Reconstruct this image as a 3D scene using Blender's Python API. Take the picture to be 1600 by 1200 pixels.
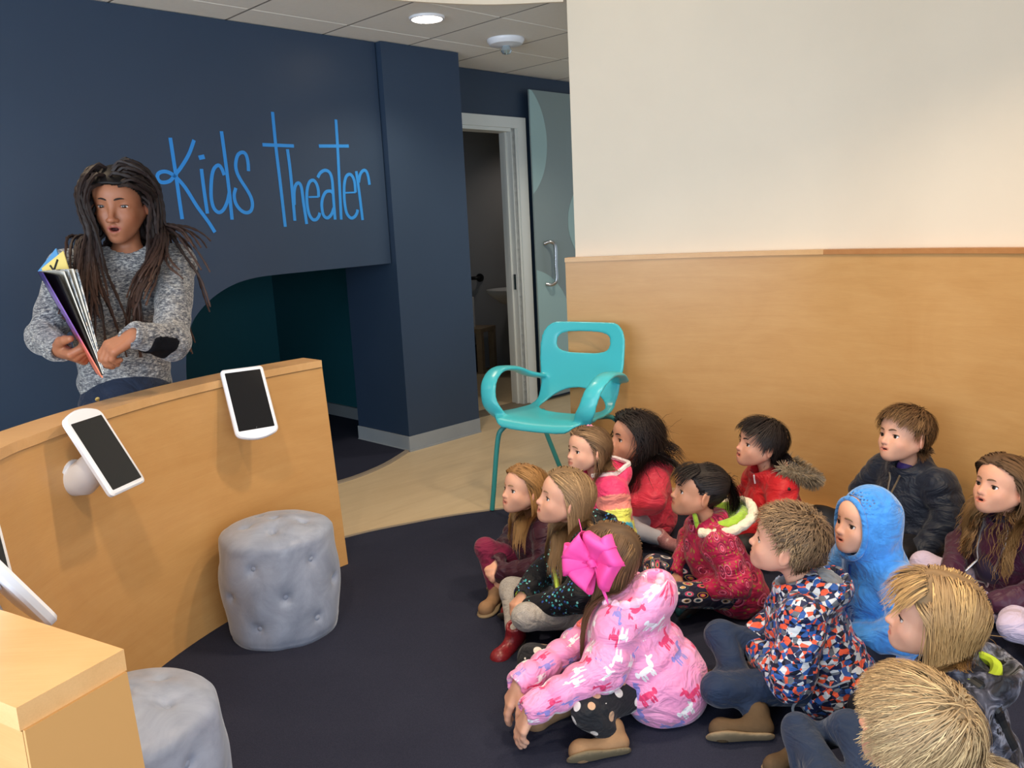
import bpy, math, random
import numpy as np
from mathutils import Vector, Matrix
for o in list(bpy.data.objects): bpy.data.objects.remove(o, do_unlink=True)
SC = bpy.context.scene
COL = SC.collection
R_ = math.radians
# ---------------------------------------------------------------- camera, world, lights, exposure
CAMZ = 1.4
cam_d = bpy.data.cameras.new('camera'); cam = bpy.data.objects.new('camera', cam_d); COL.objects.link(cam)
cam_d.sensor_width = 36.0; cam_d.lens = 1300 / 1600 * 36.0; cam_d.clip_start = 0.02; cam_d.clip_end = 60
_r = ((0.99875216, 0.04994118, 0.0), (-0.00912867, 0.18256035, -0.98315227), (-0.04909979, 0.98192545, 0.18278844))
M4 = Matrix.Identity(4)
for i in range(3):
    for j in range(3): M4[i][j] = _r[i][j]
M4.translation = (0, 0, CAMZ)
cam.matrix_world = M4
SC.camera = cam
SC.view_settings.view_transform = 'Standard'
SC.view_settings.look = 'None'
SC.view_settings.exposure = 0.08
SC.view_settings.gamma = 1.0
SC.view_settings.use_curve_mapping = False
W = bpy.data.worlds.new('world'); SC.world = W; W.use_nodes = True
W.node_tree.nodes['Background'].inputs[0].default_value = (0.72, 0.86, 1.0, 1)
W.node_tree.nodes['Background'].inputs[1].default_value = 0.65
def area(name, loc, target, sx, sy, power, color):
    l = bpy.data.lights.new(name, 'AREA'); l.shape = 'RECTANGLE'; l.size = sx; l.size_y = sy
    l.energy = power; l.color = color
    o = bpy.data.objects.new(name, l); COL.objects.link(o); o.location = loc
    o.rotation_euler = (Vector(target) - Vector(loc)).to_track_quat('-Z', 'Y').to_euler()
    return o
def spot(name, loc, power, color, r=0.07, ang=130, blend=0.8):
    l = bpy.data.lights.new(name, 'SPOT'); l.energy = power; l.color = color; l.shadow_soft_size = r
    l.spot_size = R_(ang); l.spot_blend = blend
    o = bpy.data.objects.new(name, l); COL.objects.link(o); o.location = loc
    return o
WARM = (1.0, 0.78, 0.54)
# daylight from the shop front windows behind and left of the camera
area('window_daylight', (-2.6, -1.2, 1.35), (0.2, 3.2, 0.5), 3.2, 1.9, 175, (0.70, 0.84, 1.0))
area('window_daylight', (1.6, -1.6, 1.35), (0.6, 3.0, 0.5), 3.0, 1.9, 90, (0.76, 0.87, 1.0))
# ceiling downlights above the story circle, outside the frame
for x, y in ((-0.7, 1.3), (0.9, 1.1), (0.25, 2.55), (1.05, 2.60)):
    spot('downlight_or_fill_beam', (x, y, 2.52), 66, WARM)
spot('downlight_or_fill_beam', (-0.362, 4.805, 2.50), 45, WARM)
spot('downlight_or_fill_beam', (-1.9, 3.0, 2.50), 26, WARM)
spot('downlight_or_fill_beam', (0.75, 5.75, 2.50), 34, (1.0, 0.9, 0.76))  # unseen fill lamp, added to brighten the hallway and door casing
spot('downlight_or_fill_beam', (-0.1, 7.7, 2.50), 13, (1.0, 0.9, 0.8))  # unseen lamp added inside the restroom to lift its grey walls

# ---------------------------------------------------------------- object helpers
def link(o, parent=None):
    COL.objects.link(o)
    if parent is not None: o.parent = parent
    return o
def tag(o, label=None, cat=None, group=None, kind=None):
    if label: o['label'] = label
    if cat: o['category'] = cat
    if group: o['group'] = group
    if kind: o['kind'] = kind
    return o
def empty(name, loc=(0, 0, 0), rz=0.0):
    o = bpy.data.objects.new(name, None); COL.objects.link(o); o.location = loc; o.rotation_euler = (0, 0, rz)
    o.empty_display_size = 0.1
    return o
def mesh_np(name, V, F, mat=None, parent=None, smooth=True, col=None, prn=None, uv=None):
    """V (n,3) array, F = (m,k) index array or list of index lists"""
    V = np.asarray(V, np.float32)
    me = bpy.data.meshes.new(name)
    if isinstance(F, np.ndarray):
        m, k = F.shape
        me.vertices.add(len(V)); me.vertices.foreach_set('co', V.ravel())
        me.loops.add(m * k); me.loops.foreach_set('vertex_index', F.astype(np.int32).ravel())
        me.polygons.add(m); me.polygons.foreach_set('loop_start', np.arange(0, m * k, k, dtype=np.int32))
        me.update(calc_edges=True)
    else:
        me.from_pydata([tuple(map(float, v)) for v in V], [], [list(map(int, f)) for f in F]); me.update()
    if smooth:
        me.polygons.foreach_set('use_smooth', np.ones(len(me.polygons), dtype=bool))
    if col is not None:
        a = me.attributes.new('Col', 'FLOAT_COLOR', 'POINT')
        c = np.ones((len(V), 4), np.float32); c[:, :3] = col; a.data.foreach_set('color', c.ravel())
    if prn is not None:
        a = me.attributes.new('print', 'FLOAT_VECTOR', 'POINT')
        a.data.foreach_set('vector', np.asarray(prn, np.float32).ravel())
    if uv is not None:
        u = me.uv_layers.new(name='UVMap')
        li = np.zeros(len(me.loops), np.int32); me.loops.foreach_get('vertex_index', li)
        u.data.foreach_set('uv', np.asarray(uv, np.float32)[li].ravel())
    if mat is not None:
        for m_ in (mat if isinstance(mat, (list, tuple)) else [mat]): me.materials.append(m_)
    o = bpy.data.objects.new(name, me)
    return link(o, parent)
class MB:
    def __init__(s): s.v = []; s.f = []
    def add(s, v, f):
        n = len(s.v); s.v += [tuple(map(float, q)) for q in v]; s.f += [tuple(i + n for i in g) for g in f]
    def box(s, c, d, rot=None, bev=0.0):
        """box with chamfered edges"""
        c = np.array(c, float); h = np.array(d, float) / 2; b = min(bev, *(h * 0.9)) if bev else 0
        pts = []; R = np.eye(3) if rot is None else np.array(rot)
        if not b:
            for z in (-1, 1):
                for y in (-1, 1):
                    for x in (-1, 1): pts.append(c + R @ (h * [x, y, z]))
            s.add(pts, [(0, 2, 3, 1), (4, 5, 7, 6), (0, 1, 5, 4), (2, 6, 7, 3), (0, 4, 6, 2), (1, 3, 7, 5)]); return
        idx = {}
        for sx in (-1, 1):
            for sy in (-1, 1):
                for sz in (-1, 1):
                    for a in range(3):
                        q = h - b; q[a] = h[a]
                        idx[(sx, sy, sz, a)] = len(pts); pts.append(c + R @ (q * [sx, sy, sz]))
        fs = []
        for a in range(3):
            u, w = (a + 1) % 3, (a + 2) % 3
            for sg in (-1, 1):
                q = []
                for (p, r) in ((-1, -1), (1, -1), (1, 1), (-1, 1)):
                    t = [0, 0, 0]; t[a] = sg; t[u] = p; t[w] = r; q.append(idx[(*t, a)])
                fs.append(q if sg > 0 else q[::-1])
        for a in range(3):
            u, w = (a + 1) % 3, (a + 2) % 3
            for p in (-1, 1):
                for r in (-1, 1):
                    t0 = [0, 0, 0]; t0[u] = p; t0[w] = r; t1 = list(t0); t0[a] = -1; t1[a] = 1
                    q = [idx[(*t0, u)], idx[(*t1, u)], idx[(*t1, w)], idx[(*t0, w)]]
                    fs.append(q if p * r < 0 else q[::-1])
        for sx in (-1, 1):
            for sy in (-1, 1):
                for sz in (-1, 1):
                    q = [idx[(sx, sy, sz, a)] for a in range(3)]
                    fs.append(q if sx * sy * sz > 0 else q[::-1])
        s.add(pts, fs)
    def tube(s, P, r, n=10, cap=True, flat=None):
        P = [np.array(p, float) for p in P]; m = len(P)
        rr = r if hasattr(r, '__len__') else [r] * m
        up = None; rings = []
        for i in range(m):
            t = P[min(i + 1, m - 1)] - P[max(i - 1, 0)]; t = t / (np.linalg.norm(t) + 1e-9)
            if up is None: up = np.cross(t, [0.31, 0.2, 0.93] if abs(t[2]) < 0.9 else [1, 0.1, 0])
            up = up - t * (up @ t); up /= np.linalg.norm(up) + 1e-9
            sd = np.cross(t, up)
            rings.append([P[i] + rr[i] * (math.cos(a) * up + math.sin(a) * sd * (flat or 1)) for a in np.linspace(0, 2 * math.pi, n, endpoint=False)])
        v = [q for g in rings for q in g]; f = []
        for i in range(m - 1):
            for j in range(n):
                a, b = i * n + j, i * n + (j + 1) % n; f.append((a, b, b + n, a + n))
        if cap: f += [tuple(range(n))[::-1], tuple(range((m - 1) * n, m * n))]
        s.add(v, f)
    def cyl(s, a, b, r, n=24, r2=None): s.tube([a, b], [r, r if r2 is None else r2], n)
    def lathe(s, prof, c=(0, 0, 0), n=32, R=None):
        R = np.eye(3) if R is None else np.array(R); c = np.array(c, float); v = []; f = []
        for (r, z) in prof:
            for a in np.linspace(0, 2 * math.pi, n, endpoint=False): v.append(c + R @ np.array([r * math.cos(a), r * math.sin(a), z]))
        for i in range(len(prof) - 1):
            for j in range(n):
                a, b = i * n + j, i * n + (j + 1) % n; f.append((a, b, b + n, a + n))
        f += [tuple(range(n))[::-1], tuple(range((len(prof) - 1) * n, len(prof) * n))]
        s.add(v, f)
    def prism(s, poly, lift):
        """poly: 3D points of one face, extruded by vector lift"""
        n = len(poly); P = [np.array(p, float) for p in poly]; L = np.array(lift, float)
        s.add(P + [p + L for p in P], [tuple(range(n))[::-1], tuple(range(n, 2 * n))] + [(i, (i + 1) % n, n + (i + 1) % n, n + i) for i in range(n)])
    def build(s, name, mat, parent=None, smooth=False):
        o = mesh_np(name, np.array(s.v), s.f, mat, parent, smooth=False)
        import bmesh
        bm = bmesh.new(); bm.from_mesh(o.data); bmesh.ops.recalc_face_normals(bm, faces=bm.faces); bm.to_mesh(o.data); bm.free()
        if smooth: smooth_by_angle(o.data)
        return o
def smooth_by_angle(me, ang=40):
    import bmesh
    bm = bmesh.new(); bm.from_mesh(me)
    for f in bm.faces: f.smooth = True
    for e in bm.edges:
        if len(e.link_faces) == 2 and e.calc_face_angle(0) > R_(ang): e.smooth = False
    bm.to_mesh(me); bm.free()
def catmull(P, k=6, closed=False):
    P = [np.array(p, float) for p in P]; out = []; n = len(P)
    for i in range(n if closed else n - 1):
        p0 = P[(i - 1) % n] if closed or i > 0 else 2 * P[0] - P[1]
        p1, p2 = P[i], P[(i + 1) % n]
        p3 = P[(i + 2) % n] if closed or i + 2 < n else 2 * P[-1] - P[-2]
        for t in np.linspace(0, 1, k, endpoint=False):
            out.append(0.5 * ((2 * p1) + (-p0 + p2) * t + (2 * p0 - 5 * p1 + 4 * p2 - p3) * t * t + (-p0 + 3 * p1 - 3 * p2 + p3) * t ** 3))
    if not closed: out.append(P[-1])
    return out
def dup(root, loc=None, rz=None):
    c = root.copy(); COL.objects.link(c)
    if loc is not None: c.location = loc
    if rz is not None: c.rotation_euler = (0, 0, rz)
    for ch in list(root.children):
        d = ch.copy(); COL.objects.link(d); d.parent = c
        for g in list(ch.children):
            e = g.copy(); COL.objects.link(e); e.parent = d
    return c

# ---------------------------------------------------------------- materials
class NT:
    def __init__(s, name, rough=0.6, spec=0.4):
        s.m = bpy.data.materials.new(name); s.m.use_nodes = True; s.t = s.m.node_tree
        s.b = s.t.nodes['Principled BSDF']; s.b.inputs['Roughness'].default_value = rough
        s.b.inputs['Specular IOR Level'].default_value = spec
    def n(s, typ, **kw):
        nd = s.t.nodes.new('ShaderNode' + typ)
        for k, v in kw.items():
            if hasattr(nd, k) and not k.startswith('i_'): setattr(nd, k, v)
        return nd
    def l(s, a, b): s.t.links.new(a, b)
    def val(s, sock, v):
        if hasattr(v, 'is_output'): s.l(v, sock)
        else: sock.default_value = v
    def math(s, op, a, b=0.0, c=None):
        nd = s.n('Math', operation=op); s.val(nd.inputs[0], a); s.val(nd.inputs[1], b)
        if c is not None: s.val(nd.inputs[2], c)
        return nd.outputs[0]
    def attr(s, name): 
        nd = s.n('Attribute', attribute_name=name); return nd
    def coord(s, which='Object'): return s.n('TexCoord').outputs[which]
    def mapping(s, vec, scale=(1, 1, 1), loc=(0, 0, 0), rot=(0, 0, 0)):
        nd = s.n('Mapping'); s.l(vec, nd.inputs[0]); nd.inputs['Location'].default_value = loc
        nd.inputs['Rotation'].default_value = rot; nd.inputs['Scale'].default_value = scale
        return nd.outputs[0]
    def noise(s, vec, scale, detail=4, rough=0.55, dist=0.0):
        nd = s.n('TexNoise'); s.l(vec, nd.inputs['Vector']); nd.inputs['Scale'].default_value = scale
        nd.inputs['Detail'].default_value = detail; nd.inputs['Roughness'].default_value = rough; nd.inputs['Distortion'].default_value = dist
        return nd.outputs['Fac']
    def voro(s, vec, scale, feature='F1', metric='EUCLIDEAN', rand=1.0, dims='3D'):
        nd = s.n('TexVoronoi', feature=feature, voronoi_dimensions=dims)
        if feature != 'DISTANCE_TO_EDGE': nd.distance = metric
        s.l(vec, nd.inputs['Vector']); nd.inputs['Scale'].default_value = scale; nd.inputs['Randomness'].default_value = rand
        return nd
    def ramp(s, fac, stops, interp='LINEAR'):
        nd = s.n('ValToRGB'); s.val(nd.inputs[0], fac); cr = nd.color_ramp; cr.interpolation = interp
        while len(cr.elements) < len(stops): cr.elements.new(0.5)
        for e, (p, c) in zip(cr.elements, stops): e.position = p; e.color = (*c, 1) if len(c) == 3 else c
        return nd.outputs[0]
    def mix(s, fac, a, b, blend='MIX'):
        nd = s.n('Mix', data_type='RGBA', blend_type=blend); s.val(nd.inputs[0], fac)
        for k, v in ((6, a), (7, b)):
            if hasattr(v, 'is_output'): s.l(v, nd.inputs[k])
            else: nd.inputs[k].default_value = (*v, 1)
        return nd.outputs[2]
    def color(s, c):
        if hasattr(c, 'is_output'): s.l(c, s.b.inputs['Base Color'])
        else: s.b.inputs['Base Color'].default_value = (*c, 1)
    def bump(s, h, strength=0.3, dist=0.01):
        nd = s.n('Bump'); s.l(h, nd.inputs['Height']); nd.inputs['Strength'].default_value = strength; nd.inputs['Distance'].default_value = dist
        s.l(nd.outputs[0], s.b.inputs['Normal'])
def lin(r, g, b):
    return tuple((c / 255 / 12.92) if c / 255 <= 0.04045 else ((c / 255 + 0.055) / 1.055) ** 2.4 for c in (r, g, b))
def plain(name, c, rough=0.6, spec=0.4, var=0.06, scale=6, bump=0.0, bscale=120, metal=0.0, sheen=0.0, coat=0.0):
    t = NT(name, rough, spec); v = t.coord()
    n = t.noise(v, scale); lo = tuple(x * (1 - var) for x in c); hi = tuple(min(1, x * (1 + var)) for x in c)
    t.color(t.ramp(n, [(0.3, lo), (0.7, hi)]))
    if bump: t.bump(t.noise(v, bscale, 3), bump, 0.004)
    t.b.inputs['Metallic'].default_value = metal
    if sheen:
        t.b.inputs['Sheen Weight'].default_value = sheen; t.b.inputs['Sheen Roughness'].default_value = 0.4
    if coat: t.b.inputs['Coat Weight'].default_value = coat
    return t.m
def wood_mat(name, base, dark, light, uv=False, rough=0.38, along=(1.0, 9, 9), figure=0.35):
    t = NT(name, rough, 0.4); v = t.coord('UV' if uv else 'Object')
    g = t.noise(t.mapping(v, along), 2.6, 5, 0.5, 0.9)
    f = t.noise(t.mapping(v, (1.3, 1.5, 1.5)), 1.9, 5, 0.6, 1.6)
    fine = t.noise(t.mapping(v, (along[0] * 4, along[1] * 12, along[2] * 12)), 4, 2)
    c1 = t.ramp(g, [(0.30, dark), (0.52, base), (0.72, light)])
    c2 = t.ramp(f, [(0.28, tuple(0.5 * (x + y) for x, y in zip(dark, base))), (0.5, base), (0.72, tuple(0.5 * (x + y) for x, y in zip(light, base)))])
    c = t.mix(figure + 0.35, c1, c2)
    c = t.mix(0.10, c, t.ramp(fine, [(0.3, tuple(x * 0.6 for x in dark)), (0.7, light)]))
    t.color(c); t.bump(fine, 0.03, 0.002)
    t.b.inputs['Coat Weight'].default_value = 0.12; t.b.inputs['Coat Roughness'].default_value = 0.3
    return t.m
WOOD = wood_mat('maple_veneer', lin(205, 156, 97), lin(192, 141, 83), lin(214, 168, 110), uv=True)
WOODC = wood_mat('maple_edge', lin(218, 170, 114), lin(204, 154, 98), lin(228, 184, 130), uv=False)
WALLB = plain('navy_wall_paint', lin(45, 62, 84), 0.42, 0.45, 0.03, 3, 0.04, 260)
WALLT = plain('teal_wall_paint', lin(34, 100, 112), 0.5, 0.4, 0.03, 3, 0.04, 260)
WALLW = plain('cream_wall_paint', lin(238, 222, 198), 0.6, 0.3, 0.02, 2.5, 0.05, 300)
REST = plain('restroom_grey_paint', lin(150, 150, 152), 0.6, 0.3, 0.03, 3)
CASING = plain('white_door_casing', lin(226, 230, 226), 0.4, 0.4, 0.02)
BASEB = plain('grey_vinyl_base', lin(150, 156, 160), 0.45, 0.4, 0.03, 8)
WHITEP = plain('white_plastic', lin(238, 240, 246), 0.28, 0.5, 0.01)
SCREEN = plain('black_glass_screen', (0.006, 0.006, 0.007), 0.07, 0.5, 0.05)
BLACKP = plain('black_plastic', (0.012, 0.012, 0.013), 0.4, 0.4, 0.05)
STEEL = plain('brushed_steel', lin(190, 192, 194), 0.25, 0.5, 0.03, metal=1.0)
CHAIRM = plain('turquoise_plastic', lin(70, 190, 200), 0.3, 0.5, 0.01)
CHAIRL = plain('teal_painted_steel', lin(58, 150, 150), 0.35, 0.5, 0.02)
TAPE = plain('light_blue_lettering', lin(48, 138, 214), 0.5, 0.35, 0.03, 20)
# ---------------------------------------------------------------- floor, carpets
t = NT('light_vinyl_floor', 0.42, 0.4); v = t.mapping(t.coord(), (1, 1, 1), rot=(0, 0, R_(-43)))
g = t.noise(t.mapping(v, (1.2, 9, 1)), 2.2, 6, 0.6, 0.8); f2 = t.noise(t.mapping(v, (1, 3, 1)), 1.3, 3)
c = t.mix(0.5, t.ramp(g, [(0.3, lin(190, 168, 134)), (0.7, lin(212, 192, 158))]), t.ramp(f2, [(0.3, lin(196, 174, 140)), (0.7, lin(208, 188, 154))]))
t.color(c); FLOORM = t.m
t = NT('navy_carpet', 0.95, 0.1); v = t.coord()
n1 = t.noise(v, 420, 2); n2 = t.noise(v, 2.2, 3)
c = t.mix(0.5, t.ramp(n1, [(0.3, lin(32, 35, 50)), (0.7, lin(56, 59, 75))]), t.ramp(n2, [(0.3, lin(38, 41, 58)), (0.7, lin(48, 51, 68))]))
t.color(c); t.bump(n1, 0.5, 0.004); CARPET = t.m
def slab(name, poly, z0, z1, mat, parent=None):
    m = MB(); m.prism([(x, y, z0) for x, y in poly], (0, 0, z1 - z0)); return m.build(name, mat, parent)
floor = slab('floor', [(-6, -3), (5, -3), (5, 10), (-6, 10)], -0.06, 0.0, FLOORM); tag(floor, kind='structure')
WPTS = [(0.313, 4.436), (0.918, 4.23), (1.43, 3.91), (1.745, 3.522), (1.952, 3.159), (2.07, 2.75), (2.12, 2.3), (2.12, 1.8), (2.10, 1.2)]
WC = [p[:2] for p in catmull([(*p, 0) for p in WPTS], 10)]
edge = [p[:2] for p in catmull([(-1.35, 3.46, 0), (-1.05, 3.62, 0), (-0.847, 3.729, 0), (-0.712, 3.812, 0), (-0.536, 3.892, 0), (-0.353, 3.967, 0), (-0.097, 4.035, 0), (0.16, 4.07, 0), (0.55, 4.12, 0), (0.96, 4.10, 0)], 8)]
cp = [tuple(p) for p in edge] + [(x - 0.03, y - 0.05) for x, y in WC if y < 4.0] + [(2.1, -1.0), (-1.5, -1.0), (-1.5, 3.3)]
carpet = slab('floor_carpet', cp, 0.0, 0.008, CARPET); tag(carpet, kind='structure')
def strip(name, pts, w, z0, z1, mat, parent=None):
    """ribbon of constant width along a floor curve"""
    P = [np.array(p[:2], float) for p in pts]; V = []; F = []
    for i, p in enumerate(P):
        d = P[min(i + 1, len(P) - 1)] - P[max(i - 1, 0)]; d /= np.linalg.norm(d); n = np.array([-d[1], d[0]]) * w / 2
        for q in (p - n, p + n):
            V += [(*q, z0), (*q, z1)]
    for i in range(len(P) - 1):
        a, b = i * 4, i * 4 + 4
        F += [(a + 1, b + 1, b + 3, a + 3), (a, a + 2, b + 2, b), (a, b, b + 1, a + 1), (a + 2, a + 3, b + 3, b + 2)]
    F += [(0, 1, 3, 2), (len(V) - 4, len(V) - 2, len(V) - 1, len(V) - 3)]
    m = MB(); m.add(V, F); return m.build(name, mat, parent)
TRIMM = plain('grey_carpet_trim', lin(150, 138, 122), 0.4, 0.4, 0.03)
tag(strip('trim_1', edge, 0.018, 0.0, 0.011, TRIMM), kind='structure')
e2 = [p[:2] for p in catmull([(-1.55, 4.30, 0), (-1.30, 4.46, 0), (-1.074, 4.626, 0), (-0.939, 4.767, 0), (-0.816, 4.977, 0), (-0.735, 5.20, 0), (-0.700, 5.325, 0)], 8)]
D2 = np.array([0.70711, 0.70711]); N2 = np.array([0.70711, -0.70711]); W0 = np.array([-0.726, 5.32])
def sw(s, dep): return W0 + D2 * s - N2 * dep          # wall coordinates: s along the blue wall, dep behind it
nook = [tuple(p) for p in e2] + [tuple(sw(0.0, 0.0)), tuple(sw(0.0, 0.5)), tuple(sw(0.37, 0.5)), tuple(sw(0.37, 2.15)), tuple(sw(-2.2, 2.15)), tuple(sw(-2.2, 0.0)), (-2.3, 3.8)]
tag(slab('floor_nook_carpet', nook, 0.0, 0.008, CARPET), kind='structure')
tag(strip('trim_2', e2, 0.03, 0.0, 0.011, TRIMM), kind='structure')
# ---------------------------------------------------------------- blue wall with the arched nook
ZC = 2.548
arch = [(-1.40, 0.0), (-1.398, 0.55), (-1.393, 0.733), (-1.371, 0.883), (-1.335, 0.985), (-1.285, 1.05), (-1.205, 1.115), (-1.12, 1.16), (-1.03, 1.19), (-0.92, 1.207), (-0.777, 1.213)]
ap = [tuple(p[:2]) for p in catmull([(a, b, 0) for a, b in arch[1:]], 5)]
poly = [(-4.2, 0.0), (-1.40, 0.0)] + ap + [(0.0, 1.226), (0.0, ZC), (-4.2, ZC)]
m = MB()
def w3(s, z, dep): q = sw(s, dep); return (q[0], q[1], z)
m.prism([w3(s, z, 0.0) for s, z in poly], (-N2[0] * 0.07, -N2[1] * 0.07, 0))
wl = m.build('wall_left', WALLB); tag(wl, kind='structure')
def wallbox(mb, s0, s1, d0, d1, z0, z1):
    mb.prism([w3(s0, z0, d0), w3(s1, z0, d0), w3(s1, z0, d1), w3(s0, z0, d1)], (0, 0, z1 - z0))
m = MB(); wallbox(m, 0.008, 0.637, -0.045, 0.52, 0, ZC); colm = m.build('wall_column', WALLB); tag(colm, kind='structure')
m = MB(); wallbox(m, -2.3, 0.45, 2.15, 2.25, 0, 1.9); tag(m.build('wall_nook_back', WALLT), kind='structure')
m = MB(); wallbox(m, 0.37, 0.47, 0.52, 2.15, 0, 1.9); tag(m.build('wall_nook_right', WALLT), kind='structure')
m = MB(); wallbox(m, -2.3, -2.2, 0.07, 2.15, 0, 1.9); tag(m.build('wall_nook_left', WALLT), kind='structure')
m = MB(); wallbox(m, -2.3, 0.47, 0.07, 2.25, 1.9, 1.95); tag(m.build('ceiling_nook', WALLT), kind='structure')
m = MB(); wallbox(m, 0.345, 0.368, 0.53, 2.15, 0.008, 0.10); tag(m.build('baseboard_nook', BASEB), kind='structure')
m = MB()
for (s0, s1, d0, d1) in ((0.0, 0.637, -0.053, -0.046), (-0.001, 0.007, -0.046, 0.52)):
    wallbox(m, s0, s1, d0, d1, 0.0, 0.10)
    wallbox(m, s0 - 0.006, s1, d0 - 0.008 if d0 < -0.05 else d0, d1, 0.0, 0.012)
tag(m.build('baseboard_column', BASEB), kind='structure')
# ---------------------------------------------------------------- hallway wall, restroom door, glass door
def hw(s, dep): q = np.array([-0.299, 6.193]) + D2 * s - N2 * dep; return q
def h3(s, z, dep): q = hw(s, dep); return (q[0], q[1], z)
def hbox(mb, s0, s1, d0, d1, z0, z1):
    mb.prism([h3(s0, z0, d0), h3(s1, z0, d0), h3(s1, z0, d1), h3(s0, z0, d1)], (0, 0, z1 - z0))
m = MB(); hbox(m, -0.35, 2.6, 0.0, 0.12, 2.20, ZC); hbox(m, 0.55, 2.6, 0.0, 0.12, 0, 2.20); hbox(m, -0.35, -0.30, 0, 0.12, 0, 2.2)
tag(m.build('wall_back', WALLB), kind='structure')
dr = empty('door_1'); tag(dr, kind='structure')
m = MB(); hbox(m, -0.32, 0.695, -0.018, 0.0, 2.155, 2.235); m.build('casing_head', CASING, dr)
m = MB(); hbox(m, 0.60, 0.695, -0.018, 0.0, 0.0, 2.155); hbox(m, 0.585, 0.60, -0.006, 0.0, 0.0, 2.155); m.build('casing_side', CASING, dr)
m = MB(); hbox(m, 0.545, 0.60, 0.0, 0.13, 0.0, 2.155); m.build('jamb', CASING, dr)
m = MB(); hbox(m, -0.30, 0.60, 0.0, 0.13, 2.13, 2.155); m.build('jamb_head', CASING, dr)
m = MB(); hbox(m, 0.528, 0.545, 0.05, 0.075, 0.0, 2.13); m.build('door_stop', CASING, dr)
m = MB(); hbox(m, 0.540, 0.5455, 0.016, 0.046, 0.93, 1.05); m.build('strike_plate', STEEL, dr)
m = MB(); hbox(m, -0.30, 0.60, -0.03, 0.13, 0.0, 0.008); m.build('threshold', plain('dark_threshold', lin(120, 108, 90), 0.5), dr)
gd = empty('door_2'); tag(gd, kind='structure')
t = NT('frosted_glass', 0.35, 0.4); t.color(lin(150, 166, 166)); t.b.inputs['Transmission Weight'].default_value = 0.15
t.b.inputs['Roughness'].default_value = 0.28; GLASS = t.m
t = NT('etched_glass', 0.6, 0.4); t.color(lin(168, 198, 198)); ETCH = t.m
m = MB(); hbox(m, 0.70, 1.75, -0.062, -0.050, 0.03, 2.44); m.build('glass_panel', GLASS, gd)
def disc(cs, cz, rs, rz, name, s_lo=0.70, s_hi=1.75, zhi=2.44, zlo=0.03):
    p = []
    for a in np.linspace(0, 2 * math.pi, 72, endpoint=False):
        s_, z_ = cs + rs * math.cos(a), cz + rz * math.sin(a); p.append((min(max(s_, s_lo), s_hi), min(max(z_, zlo), zhi)))
    q = [p[0]]
    for a in p[1:]:
        if abs(a[0] - q[-1][0]) + abs(a[1] - q[-1][1]) > 1e-5: q.append(a)
    m = MB(); m.prism([h3(s_, z_, -0.0625) for s_, z_ in q], (N2[0] * 0.0025, N2[1] * 0.0025, 0)); m.build(name, ETCH, gd)
disc(0.52, 2.06, 0.36, 0.46, 'etched_circle'); disc(1.62, 1.43, 0.52, 0.42, 'etched_circle'); disc(0.60, 0.58, 0.50, 0.50, 'etched_circle')
m = MB(); P = catmull([h3(0.80, 1.274, -0.065), h3(0.83, 1.285, -0.10), h3(0.86, 1.25, -0.125), h3(0.86, 1.10, -0.125), h3(0.86, 0.98, -0.125), h3(0.83, 0.945, -0.10), h3(0.80, 0.955, -0.065)], 6)
m.tube(P, 0.014, 12); m.build('pull_handle', STEEL, gd, True)
# restroom seen through the doorway
SD = np.array([0.896, -0.444]); SN = np.array([0.444, 0.896]); S0 = np.array([-0.345, 8.576])
def r3(s, z, dep): q = S0 + SD * s + SN * dep; return (q[0], q[1], z)
def rbox(mb, s0, s1, d0, d1, z0, z1, bev=None):
    mb.prism([r3(s0, z0, d0), r3(s1, z0, d0), r3(s1, z0, d1), r3(s0, z0, d1)], (0, 0, z1 - z0))
m = MB(); rbox(m, -2.0, 1.8, 0.0, 0.1, 0, ZC); tag(m.build('wall_restroom_back', REST), kind='structure')
m = MB(); rbox(m, -2.1, -2.0, -2.2, 0.1, 0, ZC); tag(m.build('wall_restroom_left', REST), kind='structure')
m = MB(); rbox(m, 1.45, 1.55, -0.85, 0.1, 0, ZC); tag(m.build('wall_restroom_right', REST), kind='structure')
st = empty('wooden_stool', r3(0.02, 0, -0.2)); tag(st, 'pale wooden stool standing against the restroom wall under the white roll', 'stool')
STM = wood_mat('stool_wood', lin(150, 130, 104), lin(130, 110, 86), lin(170, 150, 120))
def rel(p): q = np.array(p) - np.array(st.location); return q
m = MB(); m.prism([rel(r3(s_, 0.41, d_)) for s_, d_ in ((-0.22, -0.36), (0.25, -0.36), (0.25, -0.04), (-0.22, -0.04))], (0, 0, 0.04)); m.build('seat', STM, st)
for s_ in (-0.19, 0.22):
    for d_ in (-0.33, -0.07):
        m = MB(); m.prism([rel(r3(s_ + a, 0, d_ + b)) for a, b in ((-0.03, -0.025), (0.03, -0.025), (0.03, 0.025), (-0.03, 0.025))], (0, 0, 0.41)); m.build('leg', STM, st)
m = MB(); m.lathe([(0.02, 0.4505), (0.075, 0.4505), (0.078, 0.60), (0.078, 0.745), (0.07, 0.75), (0.025, 0.752)], r3(0.02, 0, -0.2), 28)
tag(m.build('paper_roll', plain('white_paper', lin(220, 222, 224), 0.8), None, True), 'white paper roll standing on the wooden stool in the restroom', 'paper roll')
m = MB(); m.lathe([(0.10, 0.0), (0.11, 0.01), (0.13, 0.25), (0.12, 0.252), (0.105, 0.03), (0.02, 0.03)], r3(0.03, 0, -0.2), 28)
tag(m.build('waste_bin', BLACKP, None, True), 'black waste bin on the floor under the stool in the restroom', 'bin')
gb = empty('grab_bar', r3(0.05, 0.93, -0.06)); tag(gb, 'dark metal grab bar fixed to the grey restroom wall', 'grab bar')
def relg(p): return np.array(p) - np.array(gb.location)
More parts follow.
